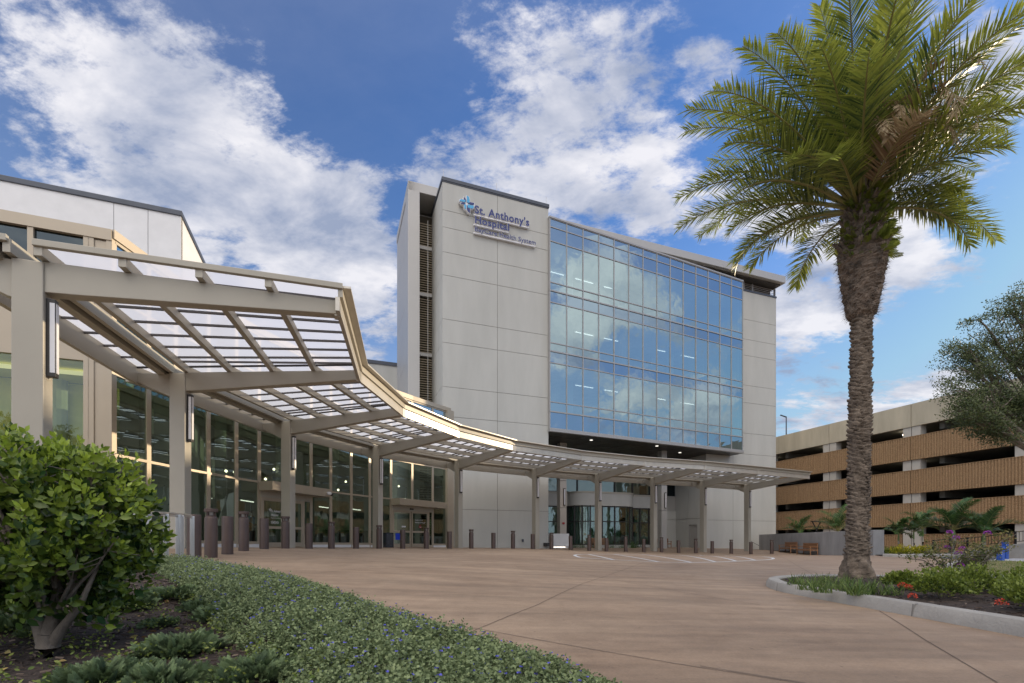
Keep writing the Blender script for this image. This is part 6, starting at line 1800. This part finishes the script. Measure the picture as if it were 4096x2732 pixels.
for (x, y, rx, ry, rz), lab in zip(HED, hl):
    x -= .30; y -= .30
    g = G(x, y) + .2; rx *= .86; ry *= .86; rz *= .78; t = thing('hedge_bush', lab, 'bush', (x, y, g), 'clipped hedge bushes on the island')
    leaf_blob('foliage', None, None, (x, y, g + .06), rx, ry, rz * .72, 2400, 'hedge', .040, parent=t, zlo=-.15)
    mb = MB()
    for k in range(7):
        a = k * .9; mb.tube([(x, y, g - .05), (x + rx * .5 * math.cos(a), y + ry * .5 * math.sin(a), g + rz * .5)], [.012, .004], 5)
    mb.build('stems', 'bark', t)
def flower_head(par, c, r, n, m, s):
    D = rdirs(n, -.1, 1); P = np.array(c) + D * r; V, Fc = scatter([(0, 0, 0), (-.5, 0, .7), (0, 0, 1), (.5, 0, .7)], Q4_F, P, D + rng.normal(0, .5, (n, 3)), rng.uniform(0, 6, n), np.full(n, s))
    mesh_np('flower', V, Fc, M[m], parent=par, tint=np.repeat(rng.random(n), 4))
hb = {o['label']: o for o in COL.objects if o.name.startswith('hedge_bush')}
for px, py, Y, lab in ((3610, 2345, 5.85, hl[0]), (3635, 2353, 5.80, hl[0]), (3650, 2388, 5.72, hl[0]), (4005, 2415, 4.42, hl[6])):
    flower_head(hb[lab], ((px - CXP) / F * Y, Y, (HP - py) / F * Y), .036, 46, 'flower_red', .018)
# grass tufts on the island
TUF = [(3180, 2335, 'leftmost tuft at the island nose'), (3250, 2340, 'second tuft from the island nose'), (3300, 2330, 'tuft right of the nose, at the back kerb'), (3340, 2350, 'wide tuft left of the palm base'), (3290, 2365, 'front tuft near the kerb'), (3395, 2365, 'front tuft below the palm base'),
       (3430, 2375, 'long-bladed tuft before the palm trunk'), (3480, 2370, 'long-bladed tuft right of the palm trunk'), (3550, 2335, 'small tuft between the palm and hedge'), (3230, 2355, 'low tuft over the mulch at the nose'), (3380, 2335, 'tuft against the palm base'), (3560, 2375, 'weedy tuft left of the red flowers')]
for px, py, lab in TUF:
    x, y = pg(px, py, .16); g = G(x, y) + .14; n = 80; a = rng.uniform(0, 6.28, n)
    P = np.stack([x + np.clip(rng.normal(0, .07, n), -.11, .11), y + np.clip(rng.normal(0, .07, n), -.11, .11), np.full(n, g)], 1); D = np.stack([np.cos(a) * .45, np.sin(a) * .45, np.full(n, 1.)], 1)
    V, Fc = scatter(BLADE_V, BLADE_F, P, D, rng.uniform(0, 6.28, n), rng.uniform(.10, .22, n) * (1.25 if 'long' in lab else 1)); 
    tagp(mesh_np('grass_tuft', V, Fc, M['grass'], tint=np.repeat(rng.random(n), 7), loc=(x, y, g)), 'green grass-like ' + lab, 'grass tuft', 'grassy tufts round the palm')
n = 3600; X = rng.uniform(4.9, 9.6, n); Yv = rng.uniform(3.5, 10.2, n); ok = inpoly(X, Yv, isl); X, Yv = X[ok], Yv[ok]; n = len(X)
dd = edge_dist(X, Yv, isl[::2]); P = np.stack([X, Yv, Gn(X, Yv) + .115 + .10 * np.minimum(dd, 1.6) / 1.6 + .01], 1); ok = dd > .16; P = P[ok]; n = len(P)
V, Fc = scatter([(-.12, 0, 0), (.12, 0, 0), (.1, .05, 1), (-.1, .04, 1)], np.array([(0, 1, 2, 3)]), P, rdirs(n, -.1, .3), rng.uniform(0, 6, n), rng.uniform(.025, .06, n))
tagp(mesh_np('island_mulch', V, Fc, M['chips'], tint=np.repeat(rng.random(n) ** 2.5, 4)), 'dark mulch chips on the planting island', 'mulch', kind='stuff')
# lawn blades along the kerb edge of the right lawn
n = 26000; X = rng.uniform(10.5, 22, n); Yv = rng.uniform(6, 20, n); lp = [(p.x, p.y) for p in lcur] + [pg(3985, 2253), pg(4096, 2257), (26, 17), (26, 3)]
ok = inpoly(X, Yv, lp); X, Yv = X[ok], Yv[ok]; n = len(X); P = np.stack([X, Yv, Gn(X, Yv) + .10], 1)
V, Fc = scatter([(-.1, 0, 0), (.1, 0, 0), (0, .25, 1)], np.array([(0, 1, 2)]), P, rdirs(n, .5, 1), rng.uniform(0, 6, n), rng.uniform(.04, .08, n))
tagp(mesh_np('lawn_grass', V, Fc, M['grass'], tint=np.repeat(rng.uniform(.3, 1, n), 3)), 'short dry-green turf on the lawn right of the drive', 'grass', kind='stuff')

# flowering crape shrub
cx_, cy_ = 7.75, 8.35; cg = G(cx_, cy_) + .2
cs_ = thing('flowering_shrub', 'airy thin-stemmed shrub with bronze leaves and purple flowers behind the hedge', 'shrub', (cx_, cy_, cg))
mb = MB(); LP = []; LD = []; tips = []
for k in range(15):
    a = rnd.uniform(0, 6.283); sp = rnd.uniform(.2, 1.0); 
    p = Vector((cx_ + rnd.uniform(-.15, .15) - .12, cy_ + rnd.uniform(-.1, .1), cg)); hgt = rnd.uniform(.52, .86); tgt = Vector((cx_ + math.cos(a) * .95 * sp, cy_ + math.sin(a) * .55 * sp, cg + hgt * (1 - .28 * sp)))
    if k == 0: tgt = Vector((cx_ - 1.05, cy_ - .1, cg + .40))
    if k == 1: tgt = Vector((cx_ - .85, cy_ - .2, cg + .52))
    if k == 2: tgt = Vector((cx_ + .95, cy_, cg + .82))
    m1 = p.lerp(tgt, .4) + Vector((rnd.uniform(-.06, .06), 0, .02)); m2 = p.lerp(tgt, .75) + Vector((rnd.uniform(-.08, .08), 0, .06)); pts = [p, m1, m2, tgt]
    mb.tube(pts, [.013, .010, .007, .003], 5); tips.append(tgt)
    for j in range(11):
        f = rnd.uniform(.32, 1); q = (m1.lerp(m2, (f - .33) / .33) if f < .66 else m2.lerp(tgt, (f - .66) / .34)); e = q + Vector((rnd.uniform(-.24, .24), rnd.uniform(-.2, .2), rnd.uniform(-.02, .14))); mb.tube([q, e], [.004, .0015], 4)
        for _ in range(12): f2 = rnd.random(); r_ = q.lerp(e, f2); LP.append((r_.x + rnd.gauss(0, .035), r_.y + rnd.gauss(0, .035), r_.z + rnd.gauss(0, .035))); LD.append((rnd.gauss(0, 1), rnd.gauss(0, 1), rnd.gauss(.3, .5)))
mb.build('stems', 'bark', cs_)
LP = np.array(LP); n = len(LP); V, Fc = scatter(LEAF_V, LEAF_T, LP, np.array(LD), rng.uniform(0, 6, n), rng.uniform(.028, .05, n)); mesh_np('foliage', V, Fc, M['crape'], parent=cs_, tint=np.repeat(np.clip((LP[:, 2] - cg) / .9 * .6 + rng.normal(.1, .25, n), 0, 1), 8))
for px, py in ((3798, 2132), (3824, 2153), (3789, 2192), (3848, 2197), (3833, 2215), (3950, 2134), (3842, 2262), (3897, 2246)):
    Y = cy_ + rnd.uniform(-.4, 0); flower_head(cs_, ((px - CXP) / F * Y, Y, (HP - py) / F * Y), .036, 40, 'flower_pur', .022)

# strip of grassy plants at the foot of the curtained bay
for k, px in enumerate((2300, 2330, 2375, 2445, 2490, 2530, 2560, 2590)):
    s = FT.shit(px, -5.0); x, y, _ = FT.p(s, -5.0 if 2290 < px < 2540 else -6.4); g = G(x, y); n = 60; a = rng.uniform(0, 6.28, n)
    P = np.stack([x + rng.normal(0, .22, n), y + rng.normal(0, .12, n), np.full(n, g)], 1); D = np.stack([np.cos(a) * .5, np.sin(a) * .5, np.full(n, 1.)], 1)
    V, Fc = scatter(BLADE_V, BLADE_F, P, D, rng.uniform(0, 6.28, n), rng.uniform(.25, .45, n) * (1.6 if px in (2530, 2560) else 1))
    tagp(mesh_np('bay_plant', V, Fc, M['garden_frond'], tint=np.repeat(rng.random(n), 7), loc=(x, y, g)), 'dark strappy plant at the foot of the bay, %s' % ['at its left end', 'second from its left end', 'left of the canopy column', 'just right of the canopy column', 'before its middle right panes', 'tall, at its right curve', 'tall, before the right flat panes', 'beside the column at its right end'][k], 'plant', 'plants along the bay')

# ---- live oaks
def oak(name, lab, base, cr, blobs, leafn, grp=None, leaf=.11):
    x, y, g = base; t = thing(name, lab, 'tree', base, grp); r_ = random.Random(int(x * 7 + y))
    mb = MB(); top_ = Vector((x, y, g + 2.6)); mb.tube([(x, y, g - .1), (x + .05, y, g + 1.4), top_], [.48, .36, .32], 12)
    P = []; cs = []
    for (bx_, by, bz, br) in blobs:
        c = Vector((bx_, by, bz)); m1 = top_.lerp(c, .5) + Vector((0, 0, .4)); mb.tube([top_, m1, c], [.2, .11, .04], 7)
        for k in range(9):
            d = Vector((r_.gauss(0, 1), r_.gauss(0, 1), r_.gauss(0, .6))).normalized() * br * r_.uniform(.7, 1.05); s_ = m1.lerp(c, r_.random()); e = c + d; q = s_.lerp(e, .5) + Vector((0, 0, .15))
            mb.tube([s_, q, e], [.045, .03, .01], 5)
            for j in range(8): f = r_.uniform(.35, 1.08); qq = s_.lerp(e, f); cs.append((qq.x + r_.gauss(0, .22), qq.y + r_.gauss(0, .22), qq.z + r_.gauss(0, .16), r_.uniform(.22, .42)))
    mb.build('trunk', 'bark', t, smooth=True)
    cs = np.array(cs); n = leafn; i = rng.integers(0, len(cs), n); D = rdirs(n); P = cs[i, :3] + D * (cs[i, 3] * rng.random(n) ** .5)[:, None] * np.array([1.35, 1.2, .55])
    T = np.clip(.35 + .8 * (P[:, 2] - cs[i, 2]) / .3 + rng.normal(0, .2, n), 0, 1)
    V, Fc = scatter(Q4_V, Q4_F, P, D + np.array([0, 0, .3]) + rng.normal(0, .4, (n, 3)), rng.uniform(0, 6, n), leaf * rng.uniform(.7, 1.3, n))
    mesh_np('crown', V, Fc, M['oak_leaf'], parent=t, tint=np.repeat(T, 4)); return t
def at(px, py, Y): return ((px - CXP) / F * Y, Y, (HP - py) / F * Y)
ob = [(*at(3900, 1480, 22), 1.15), (*at(3860, 1560, 21), 1.0), (*at(3990, 1500, 22), 1.3), (*at(4000, 1620, 21.5), 1.2), (*at(3950, 1690, 21), .75), (*at(3850, 1390, 22.5), .55), (*at(3940, 1300, 22.5), .8), (*at(4050, 1400, 22), 1.2),
      (*at(4060, 1250, 23), .9), (*at(4110, 1170, 23), .9), (*at(4120, 1560, 21), 1.5), (*at(4180, 1400, 22), 1.6), (*at(4200, 1650, 21), 1.4), (*at(4300, 1300, 22), 1.6), (*at(4350, 1550, 21), 1.6), (*at(3830, 1640, 21), .5)]
oak('oak_tree', 'spreading live oak reaching in from the right edge above the garage', (26.5, 22, -.95), None, ob, 56000, leaf=.088)
# trees across the street, behind the viewpoint: they are what the lobby and bay windows mirror; the nearest is moved in close to shade the near paving
proto = oak('street_oak', 'tall unseen street oak, set close behind the viewpoint to shade the near paving', (7, -6.5, -.95), None,
            [(7 + 3.6 * math.cos(k * 1.3) * (.4 + .6 * (k % 3) / 2), -6.5 + 3.6 * math.sin(k * 1.3), 3.2 + .55 * k, 1.9) for k in range(10)], 22000, 'street oaks mirrored in the glass', .2)
for (x, y, rz, s, w) in ((26, -20, 1.1, 1.1, 'farthest right'), (-2, -27, 2.2, 1.0, 'in the middle'), (-16, -25, 3.9, 1.15, 'on the left')):
    o = dup(proto); o.location = (x, y, -.95); o.rotation_euler = (0, 0, rz); o.scale = (s, s, s); o['label'] = 'tall street oak behind the viewpoint, mirrored in lobby glass, ' + w

# ---- person just inside the main door
pp = fr.p(s_l + .55, -1.2); px_, py_ = pp[0], pp[1]; pg_ = -.25
per_ = thing('person', 'person in a light blue shirt and dark trousers standing behind the main sliding door glass', 'person', (px_, py_, pg_))
def skin(name, chains, material, parent, root):
    me = bpy.data.meshes.new(name); vs = []; es = []; rad = []; key = {}
    for ch in chains:
        prev = None
        for (p, r) in ch:
            k = tuple(round(c, 3) for c in p)
            if k not in key: key[k] = len(vs); vs.append(p); rad.append(r)
            if prev is not None: es.append((prev, key[k]))
            prev = key[k]
    me.from_pydata(vs, es, []); o = bpy.data.objects.new(name, me); COL.objects.link(o); o.parent = parent
    o.modifiers.new('skin', 'SKIN'); sv = me.skin_vertices[0].data
    for i, r in enumerate(rad): sv[i].radius = (r, r)
    sv[key[tuple(round(c, 3) for c in root)]].use_root = True
    s = o.modifiers.new('sub', 'SUBSURF'); s.levels = 1; s.render_levels = 2; me.materials.append(M[material]); return o
pel = (0, 0, .95)
body = skin('body', [[(pel, .14), ((0, 0, 1.12), .13), ((0, 0, 1.32), .155), ((0, 0, 1.45), .10), ((0, -.01, 1.53), .055), ((0, -.02, 1.60), .075), ((0, -.02, 1.68), .095), ((0, -.015, 1.76), .07)],
        [((0, 0, 1.45), .10), ((.17, 0, 1.42), .06), ((.22, .02, 1.16), .045), ((.18, -.20, 1.05), .035), ((.16, -.28, 1.04), .028)],
        [((0, 0, 1.45), .10), ((-.17, 0, 1.42), .06), ((-.22, .02, 1.16), .045), ((-.16, -.20, 1.05), .035), ((-.12, -.28, 1.04), .028)],
        [(pel, .14), ((.10, 0, .85), .095), ((.11, 0, .48), .062), ((.11, .02, .08), .042), ((.12, -.12, .03), .035)],
        [(pel, .14), ((-.10, 0, .85), .095), ((-.11, 0, .48), .062), ((-.11, .02, .08), .042), ((-.12, -.12, .03), .035)]], 'skin', per_, pel)
skin('shirt', [[((0, 0, .98), .165), ((0, 0, 1.14), .155), ((0, 0, 1.32), .18), ((0, 0, 1.44), .12)], [((0, 0, 1.44), .12), ((.18, 0, 1.43), .082), ((.225, .02, 1.2), .066)], [((0, 0, 1.44), .12), ((-.18, 0, 1.43), .082), ((-.225, .02, 1.2), .066)]], 'shirt', per_, (0, 0, .98))
skin('trousers', [[((0, 0, 1.0), .155), ((0, 0, .92), .16), ((.10, 0, .82), .11), ((.11, 0, .48), .08), ((.11, .01, .10), .06)], [((0, 0, .92), .16), ((-.10, 0, .82), .11), ((-.11, 0, .48), .08), ((-.11, .01, .10), .06)]], 'trousers', per_, (0, 0, .92))
per_.rotation_euler = (0, 0, math.atan2(fr.u.y, fr.u.x) + .4)
